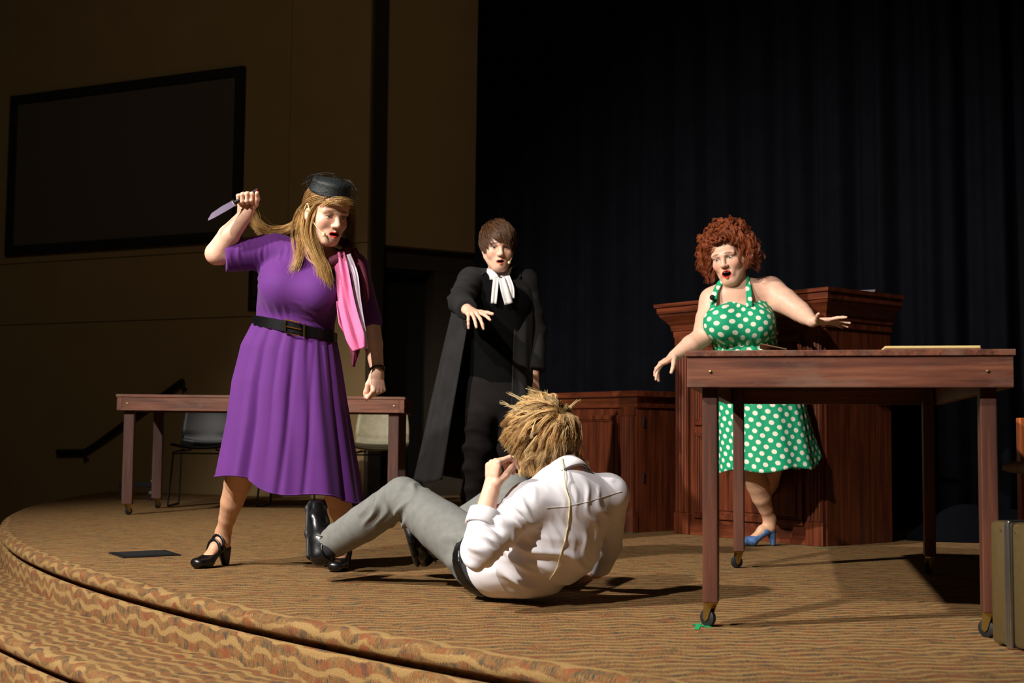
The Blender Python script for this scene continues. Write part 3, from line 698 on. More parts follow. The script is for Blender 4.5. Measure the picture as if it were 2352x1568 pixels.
# ------------------------------------------------------------------ head, hand, shoe
class Head:
    def __init__(s, O, fwd, roll=0.0, jaw=0.0, sc=1.0, width=1.0, lid=.0035):
        s.O = np.asarray(O, float); s.M = frame3(fwd, roll=roll); s.jaw = jaw; s.sc = sc; s.w = width; s.lid = lid
    def L(s, x, y, z): return s.O + s.M @ (np.array([x * s.w, y, z]) * s.sc)
    def loc(s, V): q_ = ((V - s.O) @ s.M) / s.sc; q_[:, 0] /= s.w; return q_
    def build(s, S, neck, rn=0.055, ear=True):
        L, M, j, k_ = s.L, s.M, s.jaw, s.sc
        E = lambda c, r, k=.02, op='u', cut=None: S.ell(L(*c), np.array([r[0] * s.w, r[1], r[2]]) * k_, M, k, op, cut)
        E((0, -.015, .036), (.076, .097, .083), .02)
        E((0, .018, -.028), (.064, .070, .078), .03)
        E((0, .062, .045), (.052, .028, .04), .03)
        E((0, .040, -.072 - j * .7), (.044, .040, .036), .03)
        E((0, .066, -.098 - j), (.020, .018, .016), .022)
        for e in (-1, 1):
            S.cap(L(e * .057, -.004, -.045 - j * .3), L(e * .020, .058, -.094 - j), .020 * k_, .017 * k_, .025)
            E((e * .040, .058, -.030), (.024, .022, .024), .025)
            S.cap(L(e * .012, .088, .018), L(e * .048, .072, .020), .010 * k_, .009 * k_, .018)
            E((e * .032, .100, .002), (.019, .016, .012), .012, 's')
            E((e * .032, .0735, .002), (.0150, .0155, .0150), .004, 'u', (np.array([0, .15, -1.0]), -s.lid * k_))
            E((e * .032, .0725, .002), (.0148, .0148, .0150), .004, 'u', (np.array([0, .1, 1.0]), -.0062 * k_))
            E((e * .0120, .096, -.035), (.0080, .0095, .0070), .008)
            if ear: E((e * .077, -.012, -.012), (.009, .020, .028), .008); E((e * .084, -.008, -.008), (.005, .011, .016), .006, 's')
        S.cap(L(0, .084, .012), L(0, .107, -.030), .0080 * k_, .0112 * k_, .012)
        zm = -.066 - j * .45
        E((0, .076, zm), (.030, .018, .024), .02)
        for e in (-1, 1):
            S.cap(L(0, .0955, zm + .0058 + j * .42), L(e * .024, .080, zm + .001), .0048 * k_, .0030 * k_, .006)
            S.cap(L(0, .0955, zm - .0062 - j * .42), L(e * .022, .080, zm - .002), .0062 * k_, .0034 * k_, .006)
        if j > 0: E((0, .094, zm), (.0175 + j * .16, .030, .0028 + j * .48), .004, 's')
        else: E((0, .104, zm), (.017, .010, .0022), .004, 's')
        S.cap(L(0, -.030, -.070), neck, rn, rn * 1.08, .03)
        E((0, .072, zm - .020 - j * .55), (.022, .017, .012), .02)
        s.zm = zm
    def paint(s, V, col, lip, brow, blush=0.35, brow_arch=0.0):
        q_ = s.loc(V); x, y, z = q_[:, 0], q_[:, 1], q_[:, 2]; near = (np.abs(x) < .1) & (np.abs(y) < .14) & (np.abs(z) < .17); front = near & (y > .03)
        def blend(mask, c): col[:] = col * (1 - mask[:, None]) + np.asarray(c)[None] * mask[:, None]
        for e in (-1, 1):
            d = ((x - e * .045) / .026) ** 2 + ((z + .028) / .022) ** 2; blend(front * np.clip(1 - d, 0, 1) * blush, srgb(205, 110, 92)[:3])
            bx = (x * e - .030) / .024; zc = .0235 + brow_arch * (1 - bx ** 2) - .003 * bx; d = bx ** 2 + ((z - zc) / .0052) ** 2; blend(front * np.clip(1.7 - 1.6 * d, 0, 1) * .85, brow)
            d = ((x - e * .032) / .019) ** 2 + ((z - .003) / .012) ** 2; blend(front * (y < .094) * np.clip(1.2 - d, 0, 1) * .35, srgb(120, 70, 58)[:3])
            d = ((x - e * .032) / .0175) ** 2 + ((z - .0065 + 8 * (x - e * .032) ** 2) / .0022) ** 2; blend(front * np.clip(1.5 - d, 0, 1) * .8, srgb(40, 24, 20)[:3])
        j = s.jaw; d = (x / .026) ** 2 + ((z - s.zm) / (.0105 + j * .5)) ** 2; blend(front * np.clip(4 - 4 * d, 0, 1) * (y > .072), lip)
        d = (x / (.019 + j * .14)) ** 2 + ((z - s.zm) / (.003 + j * .50)) ** 2; blend(front * np.clip(3 - 3 * d, 0, 1) * (y < (.094 if j else .0925)), srgb(38, 10, 8)[:3])
        blend(front * ((np.abs(np.abs(x) - .007) < .0035) & (np.abs(z + .043) < .003) & (y > .095)) * .7, srgb(70, 30, 24)[:3])
    def eyes(s, parent, base, gaze, iris=(70, 80, 80)):
        for e in (-1, 1):
            c = s.L(e * .032, .0725, .002); bm = bmesh.new(); bmesh.ops.create_uvsphere(bm, u_segments=24, v_segments=16, radius=.0128 * s.sc)
            V = np.array([v.co[:] for v in bm.verts]); F = [tuple(v.index for v in f.verts) for f in bm.faces]; bm.free()
            g = nrm(gaze(c) if callable(gaze) else gaze); a = np.arccos(np.clip((V / np.linalg.norm(V, axis=1)[:, None]) @ g, -1, 1))
            col = np.where(a[:, None] < .22, 0.006, np.where(a[:, None] < .5, np.array(srgb(*iris)[:3])[None], np.array(srgb(205, 196, 190)[:3])[None]))
            o = mesh_obj('eye', V + c, F, 'eye', parent, base, attrs={'Col': col})
FL = [(.044, .027, .021), (.049, .031, .023), (.045, .029, .022), (.035, .021, .019)]
def hand(S, W, d, n, thumb_side, curls, spread=(6, 1, -4, -10), thumb=(0.6, 0.8, -0.15), tcurl=(15, 25), sc=1.0, k=.005):
    """W wrist, d towards the knuckles, n back of the hand, thumb_side +1 / -1 along cross(d, n); returns finger tips"""
    d = nrm(d); n = np.asarray(n, float); n = nrm(n - d * np.dot(n, d)); t = np.cross(d, n) * thumb_side; W = np.asarray(W, float)
    at = lambda a, b, c: W + (d * a + t * b + n * c) * sc
    rot = lambda v, ax, an: v * math.cos(an) + np.cross(ax, v) * math.sin(an) + ax * np.dot(ax, v) * (1 - math.cos(an))
    S.ecap(at(-.01, 0, 0), at(.02, 0, 0), (.027 * sc, .020 * sc), (.031 * sc, .018 * sc), t, .01)
    S.ecap(at(.02, 0, 0), at(.075, .001, .001), (.031 * sc, .017 * sc), (.039 * sc, .0135 * sc), t, .01)
    tips = []
    for i in range(4):
        b = at(.090 - (.003, 0, .003, .011)[i], (.029, .010, -.010, -.028)[i], .002); S.cap(at(.05, (.020, .008, -.008, -.020)[i], .001), b, .012 * sc, .0105 * sc, .008)
        a = math.radians(spread[i]); dr = nrm(d * math.cos(a) + t * math.sin(a)); ax = nrm(np.cross(dr, n)); r0 = (.0092, .0095, .009, .008)[i] * sc; p = b
        for jn in range(3):
            dr = rot(dr, ax, -math.radians(curls[i][jn])); q_ = p + dr * FL[i][jn] * sc; S.cap(p, q_, r0, r0 * .92, k); p = q_; r0 *= .92
        tips.append((p, dr, -np.cross(ax, dr) * -1, r0))
    b = at(.022, .022, -.006); dr = nrm(d * thumb[0] + t * thumb[1] + n * thumb[2]); ax = nrm(np.cross(dr, t * -1 + d * .3)); p = b
    S.cap(at(.01, .008, -.004), b, .017 * sc, .016 * sc, .01)
    ln, rr = (.040, .033, .027), (.0145, .0112, .0098)
    tgt = nrm(d * 0.7 - t * 0.75 - n * .35)
    for jn in range(3):
        if jn:
            an = math.radians(tcurl[jn - 1]); perp = nrm(tgt - dr * np.dot(tgt, dr)); dr = nrm(dr * math.cos(an) + perp * math.sin(an))
        q_ = p + dr * ln[jn] * sc; S.cap(p, q_, rr[jn] * sc, rr[min(jn + 1, 2)] * sc * (.9 if jn == 2 else 1), .006); p = q_
    tips.append((p, dr, n, .0095 * sc))
    return tips
def nail(tip, parent, base, mat='nail_red', side=None):
    p, dr, n, r = tip; n = nrm(n - dr * np.dot(n, dr)); t = np.cross(dr, n); V = []; m_ = 7; k = 5
    for i in range(k):
        a = i / (k - 1); wd = .0052 * math.sqrt(max(0.05, 1 - max(0, (a - .45) / .6) ** 2))
        for j in range(m_):
            b = -1 + 2 * j / (m_ - 1); V.append(p + dr * (a * .017 - .004) + t * b * wd + n * (r * 1.03 - .0018 * b * b - .001 * a))
    F = [(i * m_ + j, i * m_ + j + 1, (i + 1) * m_ + j + 1, (i + 1) * m_ + j) for i in range(k - 1) for j in range(m_ - 1)]
    o = mesh_obj('fingernail', np.array(V), F, mat, parent, base); md = o.modifiers.new('thickness', 'SOLIDIFY'); md.thickness = .001
def shoe(kind, heel, toe, up, parent, base, mat, sc=1.0):
    """heel = back of the sole on the ground, toe = tip, up = towards the ankle; returns ankle point"""
    heel = np.asarray(heel, float); x = nrm(np.asarray(toe, float) - heel); z = nrm(np.asarray(up, float) - x * np.dot(up, x)); y = np.cross(z, x); M = np.stack([x, y, z], 1)
    T = lambda V: heel + (np.asarray(V) * sc) @ M.T
    S = Sdf(); 
    if kind == 'oxford':
        so = Sdf(); so.ecap((.045, 0, .012), (.13, 0, .012), (.036, .013), (.036, .013), (0, 1, 0), .01); so.ecap((.13, 0, .012), (.235, -.004, .012), (.043, .013), (.044, .013), (0, 1, 0), .02)
        so.ecap((.235, -.004, .013), (.262, -.004, .016), (.044, .013), (.036, .012), (0, 1, 0), .02)
        V, Q = so.mesh(.004); V[:, 2] = np.clip(V[:, 2], 0, .024); mesh_obj('sole', T(V), Q, 'black_rubber', parent, base, angle=40)
        S.ecap((.040, 0, .045), (.10, 0, .045), (.034, .034), (.036, .032), (0, 1, 0), .02); S.ecap((.10, 0, .05), (.19, -.002, .038), (.037, .042), (.042, .026), (0, 1, 0), .03)
        S.ecap((.19, -.002, .038), (.245, -.004, .034), (.042, .026), (.036, .022), (0, 1, 0), .02); S.cap((.045, 0, .05), (.055, 0, .085), .034, .032, .02, flat=(0, 1)); S.cap((.10, 0, .07), (.075, 0, .085), .03, .03, .02)
        V, Q = S.mesh(.004); V[:, 2] = np.maximum(V[:, 2], .018); o = mesh_obj('shoe', T(V), Q, mat, parent, base)
        lc = MB()
        for i in range(4):
            xx = .108 + .022 * i; zz = .094 - .010 * i; lc.tube([(xx, -.026, zz - .012), (xx + .004, -.012, zz), (xx + .004, .012, zz), (xx, .026, zz - .012)], .0022, 6)
        lc.tube([(.108, 0, .096), (.098, .02, .105), (.088, .045, .092), (.095, .06, .075)], .002, 6).tube([(.108, 0, .096), (.10, -.02, .104), (.092, -.042, .095), (.10, -.058, .08)], .002, 6).tube([(.108, 0, .096), (.115, .025, .108), (.10, .035, .10), (.108, 0, .096)], .002, 6)
        mesh_obj('laces', T(np.array(lc.v)), lc.f, 'black_rubber', o, base)
        lr = MB().tube([(.012, 0, .085), (.02, .028, .086), (.05, .036, .084), (.085, .030, .087), (.10, 0, .098), (.085, -.030, .087), (.05, -.036, .084), (.02, -.028, .086), (.012, 0, .085)], .004, 6)
        mesh_obj('collar', T(np.array(lr.v)), lr.f, mat, o, base)
        return T(np.array([(.055, 0, .09)]))[0]
    hh = .062
    zf = lambda t: hh * (1 - min(max((t - .05) / .10, 0), 1) ** 1.0) if True else 0
    S.ecap((.035, 0, hh + .024), (.075, 0, hh + .014), (.028, .030), (.029, .022), (0, 1, 0), .015); S.ecap((.075, 0, hh + .010), (.145, 0, .026), (.029, .020), (.039, .024), (0, 1, 0), .02)
    S.ecap((.145, 0, .026), (.195, -.003, .024), (.039, .024), (.033, .022), (0, 1, 0), .02)
    if kind == 'pump': S.ecap((.195, -.003, .022), (.218, -.003, .018), (.030, .020), (.018, .014), (0, 1, 0), .015)
    S.ell((.085, 0, hh + .052), (.052, .0235, .045), None, .006, 's'); S.ell((.112, 0, .075), (.045, .029, .034), None, .006, 's')
    V, Q = S.mesh(.003); V[:, 2] = np.maximum(V[:, 2], .004); o = mesh_obj('shoe', T(V), Q, mat, parent, base)
    hl = Sdf(); w_ = .020 if kind == 'pump' else .026; hl.ecap((.020, 0, .004), (.030, 0, hh + .006), (w_ * .62, w_ * .62), (w_ * 1.1, w_ * 1.25), (0, 1, 0), .01, flat=(1, 0)); V, Q = hl.mesh(.003)
    mesh_obj('heel', T(V), Q, mat, o, base)
    so = MB().box((.12, -.028, .0), (.19, .026, .006), .003); mesh_obj('sole', T(np.array(so.v)), so.f, 'black_rubber', o, base)
    if kind == 'maryjane':
        for (xx, zz, rr) in ((.098, hh + .030, .037), (.075, hh + .048, .038)):
            st = []
            for i in range(13): a = math.pi * i / 12; st.append((xx, rr * math.cos(a) * .92, zz - .026 + .049 * math.sin(a)))
            sb = MB().tube(st, .0075, 8, flat=.45); mesh_obj('strap', T(np.array(sb.v)), sb.f, mat, o, base)
        bk = MB().tube([(.075, -.037, hh + .03), (.088, -.037, hh + .032), (.088, -.036, hh + .046), (.075, -.036, hh + .044), (.075, -.037, hh + .03)], .002, 6); mesh_obj('buckle', T(np.array(bk.v)), bk.f, 'silver_metal', o, base)
    return T(np.array([(.045, 0, hh + .07)]))[0]
def foot_skin(S, heel, toe, up, ankle, sc=1.0):
    heel = np.asarray(heel, float); x = nrm(np.asarray(toe, float) - heel); z = nrm(np.asarray(up, float) - x * np.dot(up, x)); y = np.cross(z, x)
    T = lambda a, b, c: heel + (x * a + y * b + z * c) * sc
    S.cap(ankle, T(.042, 0, .098), .029, .027, .03); S.ecap(T(.038, 0, .092), T(.085, 0, .083), (.023, .024), (.024, .025), y, .03); S.ecap(T(.085, 0, .078), T(.15, 0, .034), (.023, .024), (.030, .014), y, .02)
# ------------------------------------------------------------------ hair
def strands_mesh(Pth, rad, cols, sides=3):
    """Pth (S,n,3) strand paths; rad (n,) radius profile or (S,n); cols (S,3)"""
    Sn, n, _ = Pth.shape; T = np.gradient(Pth, axis=1); T /= np.linalg.norm(T, axis=2)[..., None] + 1e-9
    ref = np.array([0.37, 0.51, 0.77]); X = np.cross(T, ref); X /= np.linalg.norm(X, axis=2)[..., None] + 1e-9; Y = np.cross(T, X)
    rad = np.broadcast_to(np.asarray(rad), (Sn, n)); V = np.zeros((Sn, n, sides, 3))
    for j in range(sides): a = 2 * math.pi * j / sides; V[:, :, j] = Pth + rad[..., None] * (math.cos(a) * X + math.sin(a) * Y)
    base = (np.arange(Sn) * n * sides)[:, None, None] + (np.arange(n - 1) * sides)[None, :, None] + np.arange(sides)[None, None, :]
    nx = (np.arange(Sn) * n * sides)[:, None, None] + (np.arange(n - 1) * sides)[None, :, None] + ((np.arange(sides) + 1) % sides)[None, None, :]
    F = np.stack([base, nx, nx + sides, base + sides], -1).reshape(-1, 4)
    C = np.repeat(cols, n * sides, axis=0)
    return V.reshape(-1, 3), F, C
def clump(G, per, spread0, spread1, rg, jitter=0.0):
    """children strands round guide paths: (g,n,3) -> (g*per,n,3)"""
    g, n, _ = G.shape; off = rg.normal(size=(g, per, 1, 3)); t = np.linspace(0, 1, n)[None, None, :, None]
    sp = spread0 + (spread1 - spread0) * t; out = G[:, None] + off * sp
    if jitter: out = out + rg.normal(size=(g, per, 1, 3)) * jitter * t ** 2
    return out.reshape(g * per, n, 3)
def hair_obj(parent, base, parts, name='hair'):
    VS, FS, CS, n = [], [], [], 0
    for V, F, C in parts:
        if F.shape[1] == 3: F = np.concatenate([F, F[:, :1]], 1)
        VS.append(V); FS.append(F + n); CS.append(C); n += len(V)
    return mesh_obj(name, np.concatenate(VS), np.concatenate(FS), 'hair', parent, base, attrs={'Col': np.concatenate(CS)})
def colmix(n, a, b, rg, c=None):
    t = rg.uniform(0, 1, (n, 1)); A_, B_ = np.array(srgb(*a)[:3]), np.array(srgb(*b)[:3]); return A_ * (1 - t) + B_ * t
# ------------------------------------------------------------------ cloth
def loft(rings, closed=True):
    """rings (m,n,3) -> V, F"""
    R = np.asarray(rings); m_, n, _ = R.shape; jj = np.arange(n if closed else n - 1); i, j = np.meshgrid(np.arange(m_ - 1), jj, indexing='ij'); i = i.ravel(); j = j.ravel(); j2 = (j + 1) % n
    return R.reshape(-1, 3), np.stack([i * n + j, i * n + j2, (i + 1) * n + j2, (i + 1) * n + j], 1)
def solid(o, th=.003):
    md = o.modifiers.new('thickness', 'SOLIDIFY'); md.thickness = th; md.offset = -1; return o
def wrinkle(V, N, fields):
    """directional creases: list of (centre, radius, direction across the crease, wavelength, amplitude, seed)"""
    D = np.zeros(len(V))
    for c, r, dr, wl, amp, sd in fields:
        d = V - np.asarray(c); g = np.clip(1 - (np.linalg.norm(d, axis=1) / r) ** 2, 0, 1); dr = nrm(dr); rg = np.random.default_rng(sd); e = nrm(rg.normal(size=3)); e2 = nrm(rg.normal(size=3))
        ph = d @ dr * 2 * math.pi / wl + 1.6 * np.sin(d @ e * 2 * math.pi / (wl * 3.1)) + 1.1 * np.sin(d @ e2 * 2 * math.pi / (wl * 5.3)); c_ = 0.5 + 0.5 * np.cos(ph)
        D += g * amp * (1.9 * c_ ** 2 - 0.7) * np.clip(0.5 + 0.7 * np.sin(d @ e2 * 2 * math.pi / (wl * 2.7) + 1), 0.05, 1.2)
    return V + N * D[:, None]
def cloth_from(S, vox, name, mat, parent, base, fields=(), trim=None, relax_n=2, attrs=None):
    V, Q = S.mesh(vox); V = relax(V, Q, relax_n)
    if fields: V = wrinkle(V, vnormals(V, Q), fields)
    if trim is not None: V, Q = submesh(V, Q, trim(V[Q].mean(1)))
    return mesh_obj(name, V, Q, mat, parent, base, attrs=attrs(V) if attrs else None), V, Q
SKIN = np.array(srgb(226, 178, 152)[:3])
# ------------------------------------------------------------------ people
SC_C, SC_R = np.array([0, -.013, .036]), np.array([.080, .106, .089])
def hairline(y): return np.interp(y, [-.12, -.05, -.015, .015, .04, .062, .10], [-.085, -.075, -.035, .012, .034, .058, .066])
def scalp_roots(n, rg, ok):
    out = []
    while len(out) < n:
        v = rg.normal(size=(400, 3)); v /= np.linalg.norm(v, axis=1)[:, None]; q_ = SC_C + v * SC_R
        out += [x for x in q_ if x[2] > hairline(x[1]) and ok(x)]
    return np.array(out[:n])
def grow(roots, flow, steps, step, lift, rg, tang=0.0):
    """strands hugging the scalp: flow(q, t) local direction, lift(t) clearance factor"""
    q_ = roots.copy(); out = [q_.copy()]
    for i in range(1, steps):
        t = i / (steps - 1); d = flow(q_, t); nn = (q_ - SC_C) / SC_R ** 2; nn = nn / (np.linalg.norm(nn, axis=1)[:, None] + 1e-9); d = d - nn * (tang * np.maximum((d * nn).sum(1), 0))[:, None]; d = d / (np.linalg.norm(d, axis=1)[:, None] + 1e-9); q_ = q_ + d * (step[:, None] if hasattr(step, '__len__') else step)
        e = (q_ - SC_C) / SC_R; r = np.linalg.norm(e, axis=1)[:, None]; mn = 1 + (lift(t) if np.ndim(lift(t)) else lift(t)) ; mn = np.broadcast_to(np.asarray(mn), (len(q_),))[:, None]
        q_ = np.where(r < mn, SC_C + e / r * mn * SC_R, q_); out.append(q_.copy())
    return np.stack(out, 1)
def scalp_cap(H, col, grow_=1.02, ok=lambda q: np.ones(len(q), bool)):
    bm = bmesh.new(); bmesh.ops.create_icosphere(bm, subdivisions=5, radius=1); V = np.array([v.co[:] for v in bm.verts]); F = np.array([[v.index for v in f.verts] for f in bm.faces]); bm.free()
    q_ = SC_C + V * SC_R * grow_; k = (q_[:, 2] > hairline(q_[:, 1])) & ok(q_); V2, F2 = submesh(q_, F, k[F].all(1))
    return to_world(H, V2), F2, np.tile(np.array(srgb(*col)[:3]), (len(V2), 1))
def to_world(H, q_):
    s = q_.shape; w_ = q_.reshape(-1, 3) * np.array([H.w, 1, 1]) * H.sc; return (w_ @ H.M.T + H.O).reshape(s)
def ribbon(pts, widths, across, name, mat, parent, base, wave=.008, th=.002, n=40, m_=12, seed=1):
    C = spline(pts, n); W_ = np.interp(np.linspace(0, 1, n), np.linspace(0, 1, len(widths)), widths); rg = np.random.default_rng(seed); ph = rg.uniform(0, 6, 3); R = []
    ac = nrm(across)
    for i in range(n):
        t = nrm(C[min(i + 1, n - 1)] - C[max(i - 1, 0)]); x = nrm(ac - t * np.dot(ac, t)); z = np.cross(t, x); u = np.linspace(-.5, .5, m_)
        R.append(C[i] + np.outer(u, x) * W_[i] + np.outer(wave * (np.sin(u * 9 + ph[0] + i * .08) + .5 * np.sin(u * 17 + ph[1] - i * .13)), z))
    V, F = loft(R, closed=False); return solid(mesh_obj(name, V, F, mat, parent, base), th)
def headset(H, parent, base, side=1, mat='mic_beige'):
    a = [H.L(side * .086, -.03, .0), H.L(side * .088, -.012, .028), H.L(side * .084, .004, .012), H.L(side * .078, .022, -.022), H.L(side * .066, .055, -.050), H.L(side * .048, .085, -.072)]
    o = MB().tube(spline(a, 24), .0022, 8).build('headset_microphone', mat, parent, base, True)
    b = H.L(side * .046, .089, -.073); MB().lathe([(0, -.009), (.006, -.007), (.0085, 0), (.006, .007), (0, .009)], 12, Matrix.Translation(b)).build('microphone_tip', mat, o, base, True)
def body_obj(S, coarse, fine, base, label, heads=(), paint=None):
    V, Q = body_mesh(S, coarse, fine); col = np.tile(SKIN, (len(V), 1))
    if paint: paint(V, col)
    o = mesh_obj('person', V, Q, 'skin', None, base, attrs={'Col': col}); tag(o, label, 'person'); return o
# ================================================================== woman in the purple dress
def woman_purple():
    rg = np.random.default_rng(11); YB = 5.48; base = np.array([-1.0, 5.5, 0.0])
    H = Head(P(750, 490, 5.33), (.585, -.75, -.31), roll=0.0, jaw=.006, sc=1.02, lid=-.0015); S = Sdf()
    nb = P(735, 592, 5.45); H.build(S, nb, .053)
    shR, elR, wrR = P(622, 574, 5.50), P(498, 582, 5.42), P(563, 494, 5.37)
    shL, elL, wrL = P(812, 614, 5.50), P(850, 742, 5.55), P(867, 852, 5.46)
    S.chain([shR, elR, elR * .5 + wrR * .5 + (-.008, 0, -.004), wrR], [.058, .048, .044, .029], .03); S.chain([shL, elL, elL * .55 + wrL * .45, wrL], [.055, .042, .040, .027], .03)
    S.ecap(P(706, 620, 5.49), P(725, 600, 5.47), (.12, .07), (.07, .055), (1, .1, -.2), .04); S.cap(shR, nb, .05, .05, .03); S.cap(shL, nb, .045, .05, .03)
    S.echain([P(706, 625, 5.49), P(677, 752, 5.48), P(668, 850, 5.48)], [(.14, .08), (.13, .09), (.16, .11)], (1, .1, -.2), .03)
    # hands
    t = nrm((.95, 0, .32)); d = nrm((.06, -.28, .96)); n = np.cross(d, t)
    fist = [(78, 95, 60), (82, 98, 62), (84, 98, 62), (82, 95, 60)]
    tipR = hand(S, wrR, d, n, -1, fist, (2, 0, -1, -3), (.75, .6, -.45), (18, 22), .98)
    dl = nrm((.06, -.12, -1)); tipL = hand(S, wrL, dl, (.72, -.68, 0), 1, [(55, 88, 60), (72, 95, 60), (78, 95, 60), (78, 92, 60)], (2, 0, -1, -3), (.85, .3, -.45), (18, 15), .98)
    # legs
    hR, tR = onfloor(525, 1297), onfloor(468, 1304); tR = hR + nrm(tR - hR) * .22; hR[2] = tR[2] = 0
    hL, tL = onfloor(797, 1303), onfloor(784, 1319); tL = hL + nrm(np.array([-.12, -1, 0])) * .22; hL[2] = tL[2] = 0
    akR = hR + nrm(tR - hR) * .04 + (0, 0, .14); akL = hL + nrm(tL - hL) * .04 + (0, 0, .14)
    hipR, hipL = P(635, 880, 5.48), P(715, 885, 5.50); knR, knL = P(562, 1050, 5.47), P(768, 1090, 5.47)
    for hp_, kn, ak in ((hipR, knR, akR), (hipL, knL, akL)):
        cf = kn * .66 + ak * .34 + np.array([0, .012, 0]); S.chain([hp_, kn, cf, kn * .42 + ak * .58, kn * .2 + ak * .8, ak], [.09, .060, .057, .048, .036, .029], .05)
    foot_skin(S, hR, tR, (0, 0, 1), akR); foot_skin(S, hL, tL, (0, 0, 1), akL)
    def paint(V, col):
        H.paint(V, col, srgb(188, 46, 38)[:3], np.array(srgb(130, 92, 62)[:3]), .35)
        low = (V[:, 2] < .55); col[low] = srgb(196, 148, 116)[:3]
    hc = H.L(0, 0, -.01)
    o = body_obj(S, .006, [(hc, .155, .0022), (wrR + d * .06, .10, .0022), (wrL + dl * .06, .10, .0022)], base, 'woman in a purple dress and pink scarf raising a knife above her shoulder', paint=paint)
    H.eyes(o, base, (.60, -.62, -.50), (80, 90, 95)); headset(H, o, base, 1)
    for tp in tipR[4:]: nail(tp, o, base)
    nail(tipL[4], o, base); nail(tipL[0], o, base)
    # knife held in the raised fist
    kc = wrR + d * .078 - n * .030; kd = nrm(np.array(P(515, 497, 5.30)) - np.array(P(588, 456, 5.33))); kn_ = nrm(np.cross(kd, (0, -1, .3))); ku = np.cross(kn_, kd)
    kb = kc.copy(); kr = empty('kitchen_knife', tuple(kb)); tag(kr, 'dark bladed kitchen knife held blade down in the raised fist', 'knife')
    def kx(a, b, c): return kc + kd * a + kn_ * b + ku * c - kb
    hd = MB(); 
    prof = [(-.062, .010), (-.058, .013), (-.03, .011), (0, .012), (.03, .011), (.05, .014)]
    hd.tube([kx(a, 0, 0) for a, r_ in prof], [r_ for a, r_ in prof], 10, flat=.7); hd.build('handle', 'black_rubber', kr, smooth=True)
    bl = [(.05, -.013), (.05, .014), (.10, .015), (.15, .010), (.176, -.006), (.178, -.012), (.15, -.014), (.10, -.014)]
    V = [kx(a, b, .0012) for a, b in bl] + [kx(a, b, -.0012) for a, b in bl]; k_ = len(bl)
    MB().add(V, [tuple(range(k_)), tuple(range(2 * k_ - 1, k_ - 1, -1))] + [(i, k_ + i, k_ + (i + 1) % k_, (i + 1) % k_) for i in range(k_)]).build('blade', 'knife_steel', kr)
    bo = MB().box((-.004, -.014, -.006), (.004, .014, .006)).build('bolster', 'silver_metal', kr)
    bo.location = kx(.05, 0, 0); bo.rotation_euler = Matrix((kd, kn_, ku)).transposed().to_euler()
    # dress bodice with half sleeves
    B = Sdf(); sd = (1, .1, -.2)
    B.echain([P(677, 754, 5.48), P(682, 705, 5.48), P(689, 655, 5.48), P(704, 612, 5.49)], [(.166, .122), (.163, .120), (.172, .122), (.150, .095)], sd, .04, flat=(1, 0))
    B.ell(P(646, 660, 5.40), (.086, .085, .088), None, .05); B.ell(P(733, 672, 5.385), (.086, .085, .088), None, .05); B.cap(P(652, 668, 5.38), P(725, 678, 5.37), .062, .062, .06)
    B.cap(P(632, 576, 5.5), P(712, 584, 5.475), .062, .045, .04); B.cap(P(808, 614, 5.50), P(762, 592, 5.475), .056, .045, .04)
    B.cap(P(630, 577, 5.5), P(514, 589, 5.425), .076, .066, .04, flat=(0, 1)); B.chain([P(812, 614, 5.5), elL * .97 + shL * .03, elL + (wrL - elL) * .06], [.062, .052, .050], .03, flat=(0, 1))
    fl = [(P(560, 580, 5.4), .14, (1, 0, .1), .022, .0022, 1), (P(660, 590, 5.42), .12, (1, .2, .1), .03, .0025, 2), (P(840, 700, 5.45), .13, (.2, 0, 1), .024, .003, 3),
          (P(720, 735, 5.36), .12, (.4, 0, 1), .035, .003, 4), (P(625, 735, 5.36), .10, (1, 0, .3), .03, .003, 5), (P(600, 640, 5.42), .09, (.6, 0, .8), .03, .002, 6)]
    dr, V, Q = cloth_from(B, .006, 'dress', 'purple_jersey', o, base, fl)
    # skirt
    n_, m_ = 260, 70; tk = [0, .18, .4, .65, 1.0]
    cx = [677, 668, 664, 666, 664]; cy = [757, 812, 895, 985, 1112]; rx = [.172, .208, .238, .262, .305]; ry = [.128, .150, .180, .205, .235]
    C = np.array([P(a, b, 5.49) for a, b in zip(cx, cy)]); T_ = np.linspace(0, 1, m_); th_ = np.linspace(0, 2 * math.pi, n_, endpoint=False); R = []
    for v in T_:
        c = np.array([np.interp(v, tk, C[:, i]) for i in range(3)]); a, b = np.interp(v, tk, rx), np.interp(v, tk, ry)
        f = .048 * v ** .7 * (np.sin(7 * th_ + 1.2 + .8 * v) * .5 + np.sin(11 * th_ + .5 * np.sin(3 * th_) - .6 * v) * .45) + .020 * np.sin(23 * th_ + 2 * np.sin(2 * th_)) * (1 - .55 * v) + .006 * np.sin(41 * th_) * (1 - v) ** 2
        f -= .15 * v ** .8 * np.exp(-(((th_ - 4.30 + .10 * v) / .07) ** 2)); f += .05 * v * np.exp(-(((th_ - 4.12) / .10) ** 2)); f -= .05 * v * np.exp(-(((th_ - 5.75) / .06) ** 2)); f -= .055 * np.exp(-(((th_ - 4.95 + .25 * v) / .05) ** 2)) * v ** .5; f -= .04 * np.exp(-(((th_ - 5.35 + .3 * v) / .045) ** 2)) * v ** .5; f -= .035 * np.exp(-(((th_ - 4.62 + .12 * v) / .04) ** 2)) * (1 - v)
        x = c[0] + a * (1 + f) * np.cos(th_); y = c[1] + b * (1 + f) * np.sin(th_)
        z = c[2] - (1 - v) * .20 * (x - c[0]) - v * .14 * (x - c[0]) + v * .05 * (th_ > 4.27) * 0 - v * .022 * (1 / (1 + np.exp(-(x - c[0] + .10) / .012))) + v * .012 * np.sin(5 * th_)
        R.append(np.stack([x, y, z], 1))
